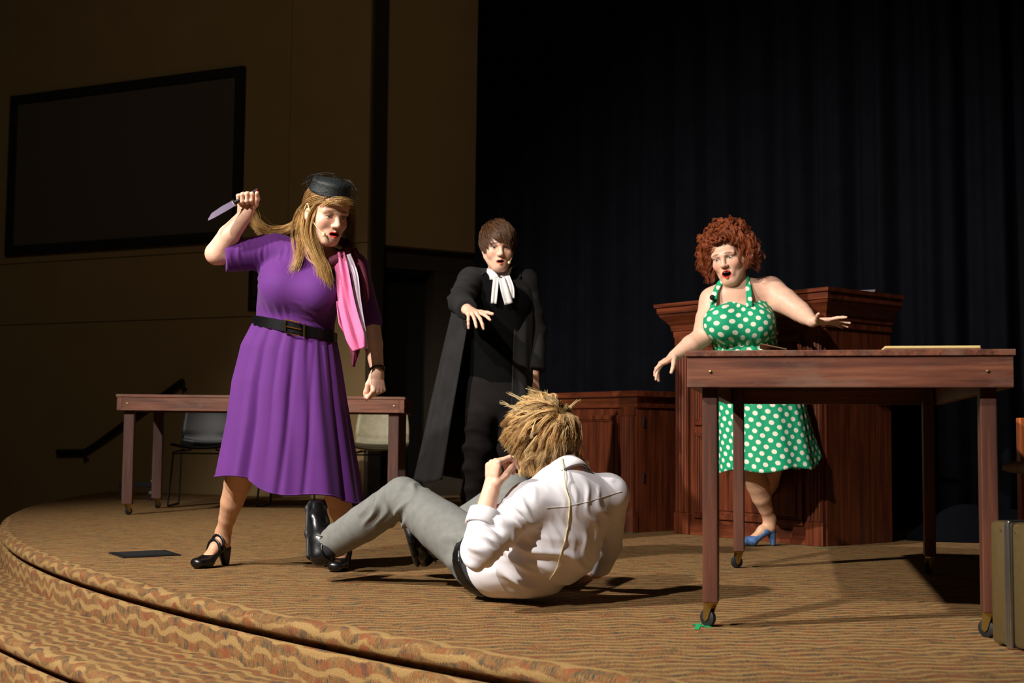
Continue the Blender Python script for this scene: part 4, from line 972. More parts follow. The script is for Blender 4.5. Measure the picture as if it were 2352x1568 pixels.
    V, F = loft(R); sk = solid(mesh_obj('skirt', V, F[:, ::-1], 'purple_jersey', o, base), .003)
    hm = MB().tube(list(R[-1] + (0, 0, .004)) + [R[-1][0] + (0, 0, .004)], .0035, 6); hm.build('hem', 'purple_jersey', sk, base, True)
    # belt
    th2 = np.linspace(0, 2 * math.pi, 96, endpoint=False); c = P(677, 757, 5.485); R = []
    for dz in (-.023, -.021, .021, .023):
        g = .006 if abs(dz) < .022 else .003; x = c[0] + (.173 + g) * np.cos(th2); R.append(np.stack([x, c[1] + (.129 + g) * np.sin(th2), c[2] + dz - .20 * (x - c[0])], 1))
    V, F = loft(R); bl_ = solid(mesh_obj('belt', V, F, 'black_leather', o, base, angle=30), .004)
    def onbelt(px, dz, g=.008):
        xx = P(px, 757, c[1] - .12)[0]; a = -math.acos(max(-1, min(1, (xx - c[0]) / .18))); return np.array([c[0] + (.173 + g) * math.cos(a), c[1] + (.129 + g) * math.sin(a), c[2] + dz - .2 * (.178 * math.cos(a))])
    MB().tube([onbelt(658, .027, .012), onbelt(690, .027, .012), onbelt(690, -.027, .012), onbelt(658, -.027, .012), onbelt(658, .027, .012)], .0038, 8).tube([onbelt(660, 0, .014), onbelt(692, 0, .012)], .0025, 6).build('buckle', 'gold_metal', bl_, base, True)
    MB().tube([onbelt(700, .026, .010), onbelt(700, -.026, .010)], .0045, 6).build('keeper', 'gold_metal', bl_, base, True)
    # shoes
    shoe('maryjane', hR, tR, (0, 0, 1), o, base, 'black_leather'); shoe('maryjane', hL, tL, (0, 0, 1), o, base, 'black_leather')
    # scarf
    sf = MB().tube(spline([P(712, 560, 5.40), P(722, 590, 5.37), P(755, 602, 5.345), P(785, 585, 5.36), P(800, 565, 5.46), P(765, 550, 5.53), P(722, 548, 5.50), P(712, 560, 5.40)], 40), .020, 10, cap=False).build('scarf', 'scarf_burgundy', o, base, True)
    ribbon([P(778, 578, 5.34), P(786, 625, 5.335), P(797, 700, 5.33), P(815, 770, 5.325), P(826, 802, 5.325)], [.045, .058, .072, .080, .055], (1, 0, .1), 'scarf_tail', 'scarf_pink', sf, base, .007, seed=2)
    ribbon([P(797, 585, 5.36), P(814, 630, 5.355), P(822, 690, 5.352), P(836, 770, 5.345), P(840, 800, 5.345)], [.03, .030, .028, .022, .02], (1, 0, .1), 'scarf_tail', 'scarf_white', sf, base, .004, seed=3)
    ribbon([P(805, 575, 5.42), P(826, 620, 5.42), P(835, 680, 5.41), P(820, 690, 5.40), P(800, 740, 5.37), P(815, 800, 5.365), P(812, 842, 5.365)], [.05, .055, .05, .05, .06, .045, .015], (1, 0, .1), 'scarf_tail', 'scarf_burgundy', sf, base, .008, seed=4)
    ribbon([P(783, 690, 5.355), P(795, 740, 5.35), P(805, 772, 5.35)], [.04, .06, .03], (1, 0, .1), 'scarf_tail', 'scarf_pink', sf, base, .01, seed=5)
    # wrist watch
    wc_ = wrL * .97 + elL * .03; ax = nrm(wrL - elL); s1 = nrm(np.cross(ax, (0, 1, 0))); s2 = np.cross(ax, s1); wt = MB()
    wt.tube([wc_ + (s1 * math.cos(a) + s2 * math.sin(a)) * .031 for a in np.linspace(0, 2 * math.pi, 25)], .005, 6, cap=False); ws = wt.build('wristwatch', 'black_leather', o, base, True)
    fd = nrm((.75, -.65, .1)); MB().lathe([(0, 0), (.011, 0), (.012, .003), (.010, .006), (0, .006)], 16, Matrix.Translation(wc_ + fd * .030) @ Vector(fd).to_track_quat('Z', 'Y').to_matrix().to_4x4()).build('watch_face', 'gold_metal', ws, base, True)
    # hair
    parts = [scalp_cap(H, (118, 86, 50), 1.015)]
    gth = np.array([0.03, -.125, -.01]); rt = scalp_roots(420, rg, lambda q_: True)
    G = grow(rt, lambda q_, t: (np.array([0.045, -.125, -.02]) - q_), 14, np.linspace(.012, .012, len(rt)), lambda t: .02 + .02 * t, rg)
    K = clump(G, 10, .0030, .0020, rg); K = to_world(H, K); parts.append(strands_mesh(K, np.linspace(.0008, .0005, 14), colmix(len(K), (205, 164, 104), (140, 102, 60), rg)))
    def lock(pts, n1, sp, ng=14, per=9, r=.00065, cols=((226, 184, 116), (148, 106, 60)), tip=1.0):
        C_ = np.array([P(*a) for a in pts]); Gs = []
        for i in range(ng):
            o_ = rg.normal(size=3) * sp; w_ = np.interp(np.linspace(0, 1, len(C_)), [0, .45, 1], [.5, 1, tip])[:, None]; Gs.append(spline(C_ + o_ * w_ + rg.normal(size=C_.shape) * sp * .25, 26))
        K_ = clump(np.array(Gs), per * 2, .0034, .0024, rg, .010); parts.append(strands_mesh(K_, np.linspace(r, r * .35, 26), colmix(len(K_), *cols, rg)))
    lock([(742, 462, 5.26), (722, 490, 5.27), (716, 535, 5.28), (730, 580, 5.29), (744, 610, 5.30), (752, 652, 5.32)], 26, .011, 24, 11, tip=.30)
    lock([(736, 455, 5.30), (708, 485, 5.34), (706, 530, 5.35), (722, 575, 5.33), (735, 605, 5.32), (744, 640, 5.33)], 26, .013, 20, 10, tip=.35)
    lock([(732, 452, 5.34), (700, 480, 5.42), (688, 525, 5.46), (690, 560, 5.42), (684, 595, 5.37), (670, 636, 5.35)], 26, .012, 12, 9, tip=.35)
    lock([(734, 450, 5.36), (702, 478, 5.46), (682, 512, 5.50), (650, 528, 5.50), (612, 530, 5.47), (586, 512, 5.46)], 26, .010, 16, 8, tip=.7)
    lock([(734, 455, 5.38), (700, 490, 5.50), (672, 528, 5.52), (635, 540, 5.51), (604, 535, 5.50), (586, 495, 5.50)], 26, .007, 5, 6, tip=1.4)
    lock([(740, 452, 5.40), (712, 500, 5.52), (700, 550, 5.55), (706, 580, 5.56)], 26, .016, 20, 10)
    lock([(806, 470, 5.36), (806, 510, 5.42), (802, 550, 5.46), (806, 585, 5.47)], 26, .010, 10, 8, cols=((130, 92, 52), (80, 54, 30)))
    lock([(738, 462, 5.27), (756, 464, 5.225), (780, 462, 5.21), (800, 472, 5.255)], 26, .004, 12, 9)
    lock([(732, 462, 5.28), (745, 470, 5.24), (768, 459, 5.215), (796, 464, 5.235)], 26, .004, 12, 9)
    hair_obj(o, base, parts)
    # pillbox hat with netting
    hc0 = H.L(0, -.002, .100); Mh = H.M; ht = Sdf(); axu = nrm(Mh[:, 2] + .12 * Mh[:, 1]); ht.ecap(hc0 - axu * .022, hc0 + axu * .028, (.086, .094), (.076, .084), Mh[:, 0], .01, flat=(1, 1)); ht.ell(hc0 + axu * .024, (.074, .082, .022), Mh, .012); V, Q = ht.mesh(.005)
    hat = mesh_obj('pillbox_hat', V, Q, 'hat_felt', o, base, angle=50); nt = MB()
    for i in range(150):
        a, e = rg.uniform(0, 2 * math.pi), rg.uniform(-.35, 1.1); cdir = lambda a, e, r_: hc0 + Mh @ np.array([math.cos(a) * math.cos(e) * .105 * r_, math.sin(a) * math.cos(e) * .115 * r_, math.sin(e) * .062 * r_ - .004])
        da, de = rg.normal(0, .25), rg.normal(0, .35); r0_, r1_ = rg.uniform(.98, 1.12), rg.uniform(.98, 1.14); nt.tube([cdir(a + da * t, e + de * t, r0_ + (r1_ - r0_) * t) for t in (0, .33, .66, 1)], .0007, 3, cap=False)
    nt.build('hat_net', 'net_black', hat, base, True)
    return o
woman_purple()
# ================================================================== man fallen on the floor, seen from behind
def man_floor():
    rg = np.random.default_rng(21); base = np.array([0.05, 4.55, 0.0])
    H = Head(P(1243, 1006, 4.59), (-.66, .74, .10), roll=.10, jaw=.004, sc=1.04); S = Sdf(); nb = P(1305, 1100, 4.48); H.build(S, nb, .058)
    shL, elL, wrL = P(1200, 1158, 4.34), P(1092, 1262, 4.22), P(1128, 1124, 4.31); shR, elR, wrR = P(1402, 1132, 4.58), P(1392, 1250, 4.76), P(1368, 1312, 4.88)
    S.chain([shL, elL, wrL], [.05, .042, .028], .02); S.chain([shR, elR, wrR], [.05, .042, .028], .02)
    pel, mid, chest = P(1180, 1290, 4.56), P(1268, 1245, 4.50), P(1297, 1160, 4.49)
    S.echain([pel, mid, chest, nb * .6 + chest * .4], [(.14, .10), (.13, .09), (.15, .10), (.10, .07)], (.8, .6, 0), .03)
    dl = nrm((.10, .12, 1)); hn = nrm((-.80, -.52, .1))
    tl = hand(S, wrL, dl, hn, 1, [(62, 50, 30), (70, 62, 38), (76, 70, 42), (80, 74, 45)], (3, 0, -2, -4), (.75, .25, -.62), (22, 25), 1.02)
    dr_ = nrm((-.92, .30, -.12)); wr2 = wrR.copy(); tr_ = hand(S, wr2, dr_, (0, .25, 1), 1, [(10, 15, 10)] * 4, (12, 4, -4, -14), (.6, .8, -.15), (5, 5), 1.02)
    hpL, knL, akL = P(1108, 1288, 4.60), P(925, 1140, 4.84), P(748, 1256, 5.10); hpR, knR, akR = P(1190, 1275, 4.72), P(1180, 1130, 5.05), P(985, 1262, 5.30)
    S.chain([hpL, knL, akL], [.08, .055, .035], .03); S.chain([hpR, knR, akR], [.08, .055, .035], .03)
    def paint(V, col): H.paint(V, col, srgb(190, 110, 96)[:3], np.array(srgb(150, 112, 70)[:3]), .3)
    o = body_obj(S, .007, [(H.L(0, 0, -.01), .155, .003), (wrL + dl * .07, .11, .0022)], base, 'man in white shirt and grey trousers fallen back on the floor, seen from behind', paint=paint)
    H.eyes(o, base, H.M[:, 1], (90, 100, 110)); headset(H, o, base, -1)
    # shirt
    B = Sdf(); side = nrm(shR - shL)
    B.echain([P(1148, 1294, 4.58), P(1225, 1290, 4.52), P(1275, 1250, 4.48), P(1298, 1165, 4.48), P(1305, 1122, 4.49)], [(.150, .118), (.168, .120), (.178, .125), (.183, .118), (.135, .085)], side, .05)
    B.cap(P(1215, 1160, 4.37), P(1392, 1136, 4.57), .066, .068, .05)
    B.chain([P(1210, 1160, 4.36), elL + (.012, 0, -.002), elL * .45 + wrL * .55], [.070, .060, .046], .04, flat=(0, 1)); B.chain([P(1396, 1138, 4.58), elR, elR * .2 + wrR * .8], [.070, .058, .050], .04, flat=(0, 1))
    B.cap(nb + (0, 0, -.03), H.O * .22 + nb * .78 + (0, .01, .0), .070, .062, .02, flat=(0, 1))
    fl = [(P(1120, 1250, 4.20), .20, (.6, .2, .8), .045, .007, 1), (P(1225, 1190, 4.36), .13, (.9, 0, .5), .04, .005, 2), (P(1165, 1220, 4.27), .14, (.7, 0, .7), .035, .005, 9), (P(1200, 1290, 4.38), .22, (.4, 0, .9), .065, .008, 3),
          (P(1360, 1190, 4.42), .18, (.95, .1, .25), .045, .003, 4), (P(1400, 1270, 4.6), .16, (.2, .2, .9), .05, .005, 5), (P(1270, 1320, 4.38), .2, (.3, 0, .9), .07, .006, 6), (P(1110, 1185, 4.22), .10, (.3, 0, .9), .035, .003, 7)]
    trim = lambda C: C[:, 2] > .006
    sh, V, Q = cloth_from(B, .005, 'shirt', 'white_cotton', o, base, fl, relax_n=3)
    me = sh.data; co = np.zeros(len(me.vertices) * 3, np.float32); me.vertices.foreach_get('co', co); co = co.reshape(-1, 3); co[:, 2] = np.maximum(co[:, 2], .004); me.vertices.foreach_set('co', co.ravel()); me.update()
    # surface snapping helper for seams and the microphone cable
    from mathutils.bvhtree import BVHTree
    bvh = BVHTree.FromPolygons([tuple(v) for v in co.astype(float)], [tuple(int(i) for i in q_) for q_ in Q])
    def onshirt(px, py, lift=.003):
        d = (Vector(P(px, py, 5.0)) - CAM).normalized(); h = bvh.ray_cast(CAM - Vector(base), d); return np.array(h[0] + h[1] * lift) + base if h[0] else P(px, py, 4.3)
    sx = np.linspace(1255, 1428, 60); MB().tube([onshirt(x, np.interp(x, [1255, 1300, 1350, 1428], [1166, 1163, 1152, 1128]), .0008) for x in sx], .0013, 5).build('yoke_seam', 'white_linen', sh, base, True)
    cy_ = np.linspace(1122, 1328, 50); cab = [P(1290, 1050, 4.44), P(1295, 1082, 4.38)] + [onshirt(np.interp(y, [1122, 1150, 1185, 1225, 1265, 1300, 1328], [1298, 1307, 1306, 1300, 1289, 1279, 1264]), y, .004) for y in cy_]
    MB().tube(spline(cab, 90), .0022, 6).build('microphone_cable', 'mic_beige', o, base, True)
    # collar
    cd_ = nrm(H.O - nb); cs = nrm(np.cross(cd_, (0, 1, 0))); ct = np.cross(cd_, cs); R = []
    for (h, r_) in ((-.01, .074), (.015, .070), (.042, .064), (.044, .066), (.014, .076), (-.012, .082)):
        R.append([nb + cd_ * (h + .005) + (cs * math.cos(a) + ct * math.sin(a)) * r_ for a in np.linspace(0, 2 * math.pi, 41)[:-1]])
    V, F = loft(np.array(R)); solid(mesh_obj('collar', V, F, 'white_cotton', sh, base), .002)
    # rolled cuff on the raised forearm
    c0, c1 = elL * .62 + wrL * .38, elL * .36 + wrL * .64; ax = nrm(c1 - c0); s1 = nrm(np.cross(ax, (0, 1, 0))); s2 = np.cross(ax, s1)
    R = [[c0 + (c1 - c0) * t + (s1 * math.cos(a) + s2 * math.sin(a)) * r_ for a in np.linspace(0, 2 * math.pi, 33)[:-1]] for t, r_ in ((0, .050), (.05, .056), (.5, .055), (.95, .053), (1, .047))]
    V, F = loft(np.array(R)); solid(mesh_obj('cuff', V, F, 'white_cotton', sh, base), .003)
    # trousers
    T = Sdf(); T.ecap(P(1160, 1294, 4.57), P(1125, 1288, 4.63), (.140, .106), (.145, .110), side, .04); T.chain([hpL + (0, 0, .012), hpL * .5 + knL * .5 + (0, 0, .004), knL, knL * .5 + akL * .5 + (0, 0, -.004), akL * .94 + knL * .06], [.108, .092, .072, .070, .060], .03, flat=(0, 1))
    T.chain([hpR, hpR * .5 + knR * .5, knR, knR * .5 + akR * .5, akR * .94 + knR * .06], [.108, .092, .072, .070, .060], .03, flat=(0, 1))
    fl = [(knL + (.04, -.05, -.05), .12, (.75, 0, -.6), .045, .012, 1), (P(1080, 1280, 4.5), .16, (.6, 0, .7), .06, .007, 3), (P(770, 1240, 5.05), .1, (1, 0, .4), .06, .003, 5), (P(880, 1180, 4.85), .11, (.8, 0, -.4), .04, .009, 6)]
    tr, V, Q = cloth_from(T, .006, 'trousers', 'grey_wool', o, base, fl, relax_n=3)
    me = tr.data; co = np.zeros(len(me.vertices) * 3, np.float32); me.vertices.foreach_get('co', co); co = co.reshape(-1, 3); co[:, 2] = np.maximum(co[:, 2], .003); me.vertices.foreach_set('co', co.ravel()); me.update()
    bt = Sdf(); c = P(1122, 1290, 4.61); u = nrm(P(1190, 1262, 4.53) - P(1120, 1285, 4.63)); bt.ecap(c - u * .018, c + u * .022, (.160, .123), (.163, .125), side, .01, flat=(1, 1)); V, Q = bt.mesh(.006); V[:, 2] = np.maximum(V[:, 2], .003); mesh_obj('belt', V, Q, 'black_leather', o, base, angle=50)
    # socks and shoes
    hL = P(713, 1310, 5.06); tL = hL + .28 * nrm((-.08, .5, .86)); a1 = shoe('oxford', hL, tL, np.array((.80, -.45, .35)), o, base, 'black_leather', 1.06)
    hR, tR = P(952, 1300, 5.36), P(934, 1235, 5.18); tR = hR + nrm(tR - hR) * .27; a2 = shoe('oxford', hR, tR, akR - (hR * .6 + tR * .4), o, base, 'black_leather', 1.0)
    for ak, a, kn in ((akL, a1, knL), (akR, a2, knR)):
        s_ = Sdf(); s_.cap(ak * .8 + kn * .2, a, .040, .036, .02); V, Q = s_.mesh(.005); mesh_obj('sock', V, Q, 'dark_sock', o, base)
    # hair: messy blond, whorl at the crown
    parts = [scalp_cap(H, (140, 106, 64), 1.03, ok=lambda q_: q_[:, 1] < .075)]
    wh = np.array([.012, -.080, .095]); rt = scalp_roots(330, rg, lambda q_: q_[1] < .085 and np.linalg.norm(q_ - wh) > .022)
    nrv = rg.normal(size=(len(rt), 3)) * .13 + .30 * np.sin(rt @ rg.normal(size=(3, 3)) * 45); lift0 = rg.uniform(.03, .14, len(rt)) + .07 * np.sin(rt @ rg.normal(size=3) * 60); front = np.clip((rt[:, 1] + .01) / .06, 0, 1)
    def flow(q_, t):
        d = q_ - wh; d = d / (np.linalg.norm(d, axis=1)[:, None] + .02); sw = np.cross(d, (q_ - SC_C) / .09); f = d + .45 * sw + nrv + np.array([0, 0, -.75 * t]); f[:, 1] += front * .5; return f
    G = grow(rt, flow, 14, rg.uniform(.0060, .0100, len(rt)), lambda t: .06 + lift0 * (np.sin(math.pi * min(.15 + t * .75, 1))), rg, .75)
    K1 = clump(G, 6, .0065, .0038, rg, .006); K = to_world(H, clump(K1, 12, .0032, .0010, rg, .003)); gc = np.repeat(rg.uniform(.55, 1.25, len(G)), 72)[:, None] * np.repeat(rg.uniform(.8, 1.15, len(K1)), 12)[:, None]; parts.append(strands_mesh(K, np.concatenate([np.linspace(.00055, .00055, 9), np.linspace(.0005, .0002, 5)]), np.clip(colmix(len(K), (244, 206, 142), (176, 132, 80), rg) * gc, 0, 1)))
    rt = scalp_roots(45, rg, lambda q_: q_[1] < .085 and np.linalg.norm(q_ - wh) > .05); nr2 = rg.normal(size=(len(rt), 3)) * .55
    G = grow(rt, lambda q_, t: (q_ - wh) / .1 + nr2 + (q_ - SC_C) / .09 * .10 - np.array([0, 0, .6 * t]), 12, rg.uniform(.006, .010, len(rt)), lambda t: .12 + .16 * t, rg, .4)
    K = to_world(H, clump(G, 10, .004, .0014, rg, .004)); parts.append(strands_mesh(K, np.linspace(.0010, .0003, 12), colmix(len(K), (250, 226, 172), (150, 110, 66), rg)))
    # nape
    rt = scalp_roots(120, rg, lambda q_: q_[1] < -.04 and q_[2] < -.0); nr2 = rg.normal(size=(len(rt), 3)) * .3
    G = grow(rt, lambda q_, t: np.array([0, -.25, -1.0]) + nr2, 12, .009, lambda t: .10 + .08 * t, rg); K = to_world(H, clump(G, 12, .004, .0012, rg, .003)); parts.append(strands_mesh(K, np.linspace(.0011, .0004, 12), colmix(len(K), (190, 150, 92), (110, 80, 46), rg)))
    hair_obj(o, base, parts)
    return o
man_floor()
# ================================================================== man in the black gown
def man_gown():
    rg = np.random.default_rng(31); base = np.array([-.07, 7.0, 0.0])
    H = Head(P(1144, 567, 6.90), (.15, -.96, -.18), roll=-.03, jaw=.007, sc=1.05, width=.96); S = Sdf(); nb = P(1146, 645, 6.98); H.build(S, nb, .050)
    shR, elR, wrR = P(1081, 648, 6.98), P(1056, 692, 6.74), P(1074, 712, 6.48); shL, elL, wrL = P(1212, 645, 7.03), P(1228, 755, 7.06), P(1226, 858, 6.98)
    S.chain([shR, elR, wrR], [.042, .038, .028], .02); S.chain([shL, elL, wrL], [.042, .038, .028], .02); S.echain([P(1146, 705, 7.0), P(1148, 850, 7.0)], [(.13, .08), (.13, .09)], (1, 0, 0), .03)
    d = nrm((.40, -.85, -.30)); hand(S, wrR, d, (-.1, -.25, 1), -1, [(5, 12, 8), (22, 25, 15), (18, 20, 12), (42, 25, 15)], (14, 3, -9, -24), (.55, .8, -.05), (5, 10), 1.0)
    dl = nrm((0, -.15, -1)); hand(S, wrL, dl, (.7, -.7, 0), 1, [(60, 88, 55)] * 4, (2, 0, -1, -3), (.85, .35, -.4), (18, 20), 1.05)
    ftR, ftL = P(1090, 1243, 7.0), P(1172, 1240, 7.02); ftR[2] = ftL[2] = 0
    hpR, hpL = P(1112, 890, 7.0), P(1178, 890, 7.02); knR, knL = P(1098, 1040, 6.92), P(1176, 1040, 6.95); S.chain([hpR, knR, ftR + (0, .06, .10)], [.07, .05, .035], .03); S.chain([hpL, knL, ftL + (0, .06, .10)], [.07, .05, .035], .03)
    def paint(V, col): H.paint(V, col, srgb(186, 100, 84)[:3], np.array(srgb(74, 50, 34)[:3]), .3)
    o = body_obj(S, .007, [(H.L(0, 0, -.01), .16, .0025), (wrR + d * .07, .11, .0025), (wrL + dl * .06, .10, .003)], base, 'man in a black court gown with white neck bands reaching out one hand', paint=paint)
    H.eyes(o, base, (.10, -.95, -.28), (70, 80, 90)); headset(H, o, base, -1)
    # vest and trousers
    B = Sdf(); B.echain([P(1146, 880, 7.0), P(1146, 800, 7.0), P(1146, 700, 6.98), P(1146, 655, 6.99)], [(.165, .12), (.16, .118), (.175, .12), (.13, .085)], (1, 0, 0), .04); cloth_from(B, .008, 'vest', 'black_vest', o, base)
    T = Sdf(); T.ecap(P(1146, 880, 7.0), P(1146, 920, 7.0), (.165, .12), (.165, .12), (1, 0, 0), .03); T.chain([hpR, knR, ftR + (0, .04, .03)], [.095, .080, .080], .03, flat=(0, 1)); T.chain([hpL, knL, ftL + (0, .04, .03)], [.095, .080, .080], .03, flat=(0, 1))
    cloth_from(T, .008, 'trousers', 'dark_trousers', o, base, [(knR, .3, (.3, 0, 1), .12, .010, 1), (knL, .3, (.3, 0, 1), .13, .010, 2), (ftR + (0, 0, .15), .2, (0, 0, 1), .09, .008, 3)], relax_n=3)
    shoe('oxford', ftR + (0, .10, 0), ftR + (-.05, -.17, 0), (0, 0, 1), o, base, 'black_leather'); shoe('oxford', ftL + (0, .10, 0), ftL + (.05, -.17, 0), (0, 0, 1), o, base, 'black_leather')
    # gown: open front, swinging out to one side
    n_, m_ = 180, 60; ky = [628, 655, 720, 800, 950, 1098]; kl = [1092, 1042, 1036, 1018, 985, 957]; kr = [1190, 1226, 1230, 1230, 1236, 1244]; R = []
    th_ = np.linspace(math.radians(-58), math.radians(238), n_)
    for v in np.linspace(0, 1, m_):
        y = 628 + v * (1098 - 628); l, r_ = np.interp(y, ky, kl), np.interp(y, ky, kr); a = P(l, y, 7.02); b = P(r_, y, 7.02); c = (a + b) / 2; rx = np.linalg.norm(b - a) / 2; ry = np.interp(v, [0, .06, .3, 1], [.085, .125, .16, .24])
        f = .05 * v * np.sin(9 * th_ + 2 * v) + .035 * v * np.sin(17 * th_ + 1.5); x = c[0] + rx * (1 + f) * np.cos(th_); yy = c[1] + ry * (1 + f) * np.sin(th_); z = np.full(n_, c[2]) + .02 * v * np.sin(3 * th_)
        R.append(np.stack([x, yy, z], 1))
    V, F = loft(np.array(R), closed=False); gw = solid(mesh_obj('gown', V, F[:, ::-1], 'black_gown', o, base), .004)
    A_ = Sdf(); A_.chain([P(1080, 645, 6.98), elR, elR * .08 + wrR * .92], [.070, .064, .056], .04, flat=(0, 1)); A_.chain([P(1206, 648, 7.03), elL, elL * .05 + wrL * .95], [.070, .064, .062], .04, flat=(0, 1)); A_.cap(P(1085, 642, 7.0), P(1122, 634, 7.02), .062, .045, .04); A_.cap(P(1205, 645, 7.03), P(1172, 636, 7.03), .062, .045, .04)
    A_.ecap(P(1146, 660, 7.08), P(1146, 760, 7.09), (.16, .06), (.18, .07), (1, 0, 0), .05)
    s_, V, Q = cloth_from(A_, .007, 'gown_sleeves', 'black_gown', gw, base, [(P(1060, 670, 6.8), .22, (.3, .3, .9), .07, .005, 4), (elL, .25, (.2, 0, 1), .09, .004, 5)], relax_n=3)
    # white wing collar and bands
    c = P(1146, 632, 6.965); R = []
    for (h, r1, r2) in ((-.02, .075, .080), (.0, .070, .074), (.038, .064, .067)): R.append([c + np.array([r1 * math.cos(a) , .01 + r2 * math.sin(a), h + .012 * math.sin(a)]) for a in np.linspace(0, 2 * math.pi, 41)[:-1]])
    V, F = loft(np.array(R)); solid(mesh_obj('collar', V, F, 'white_linen', o, base), .003)
    for sx, dx in ((-1, -.004), (1, .006)):
        q0, q1 = P(1133 + (0 if sx < 0 else 26), 633, 6.875), P(1139 if sx < 0 else 1152, 641, 6.865); V = [P(1122 if sx < 0 else 1178, 600 + (0 if sx < 0 else 10), 6.92), P(1135 if sx < 0 else 1165, 641, 6.875), P(1144 if sx < 0 else 1148, 634, 6.87)]
        V = np.array(V + [v + (0, .004, 0) for v in V]); mesh_obj('collar_wing', V, [(0, 1, 2), (5, 4, 3), (0, 3, 4, 1), (1, 4, 5, 2), (2, 5, 3, 0)], 'white_linen', o, base, smooth=False)
    ribbon([P(1140, 636, 6.862), P(1137, 665, 6.835), P(1134, 697, 6.830)], [.030, .032, .030], (1, 0, 0), 'neck_band', 'white_linen', o, base, .003, n=12, m_=8); ribbon([P(1152, 638, 6.860), P(1160, 668, 6.832), P(1169, 698, 6.826)], [.034, .044, .046], (1, 0, .25), 'neck_band', 'white_linen', o, base, .004, n=12, m_=8, seed=5); ribbon([P(1164, 634, 6.868), P(1174, 660, 6.845), P(1176, 685, 6.840)], [.03, .03, .026], (1, 0, .1), 'neck_band', 'white_linen', o, base, .004, n=12, m_=8, seed=8)
    # hair
    parts = [scalp_cap(H, (52, 34, 22), 1.03)]; wh = np.array([.02, -.06, .105]); rt = scalp_roots(700, rg, lambda q_: True); nrv = rg.normal(size=(len(rt), 3)) * .10 + .15 * np.sin(rt @ rg.normal(size=(3, 3)) * 40)
    def flow(q_, t):
        d = q_ - wh; d = d / (np.linalg.norm(d, axis=1)[:, None] + .02); f = d + nrv; f[:, 1] += .35; f[:, 0] -= .35 * (q_[:, 1] > 0.02); f[:, 2] -= .5 * t; return f
    ln = np.where(rt[:, 1] > .03, .0050, .0048); G = grow(rt, flow, 12, ln, lambda t: .06 + .09 * np.sin(math.pi * min(t + .2, 1) * .8), rg, .95)
    K = to_world(H, clump(G, 12, .004, .003, rg, .003)); parts.append(strands_mesh(K, np.concatenate([np.full(8, .0008), np.linspace(.0007, .0003, 4)]), colmix(len(K), (112, 76, 48), (58, 38, 24), rg))); hair_obj(o, base, parts)
    return o
man_gown()
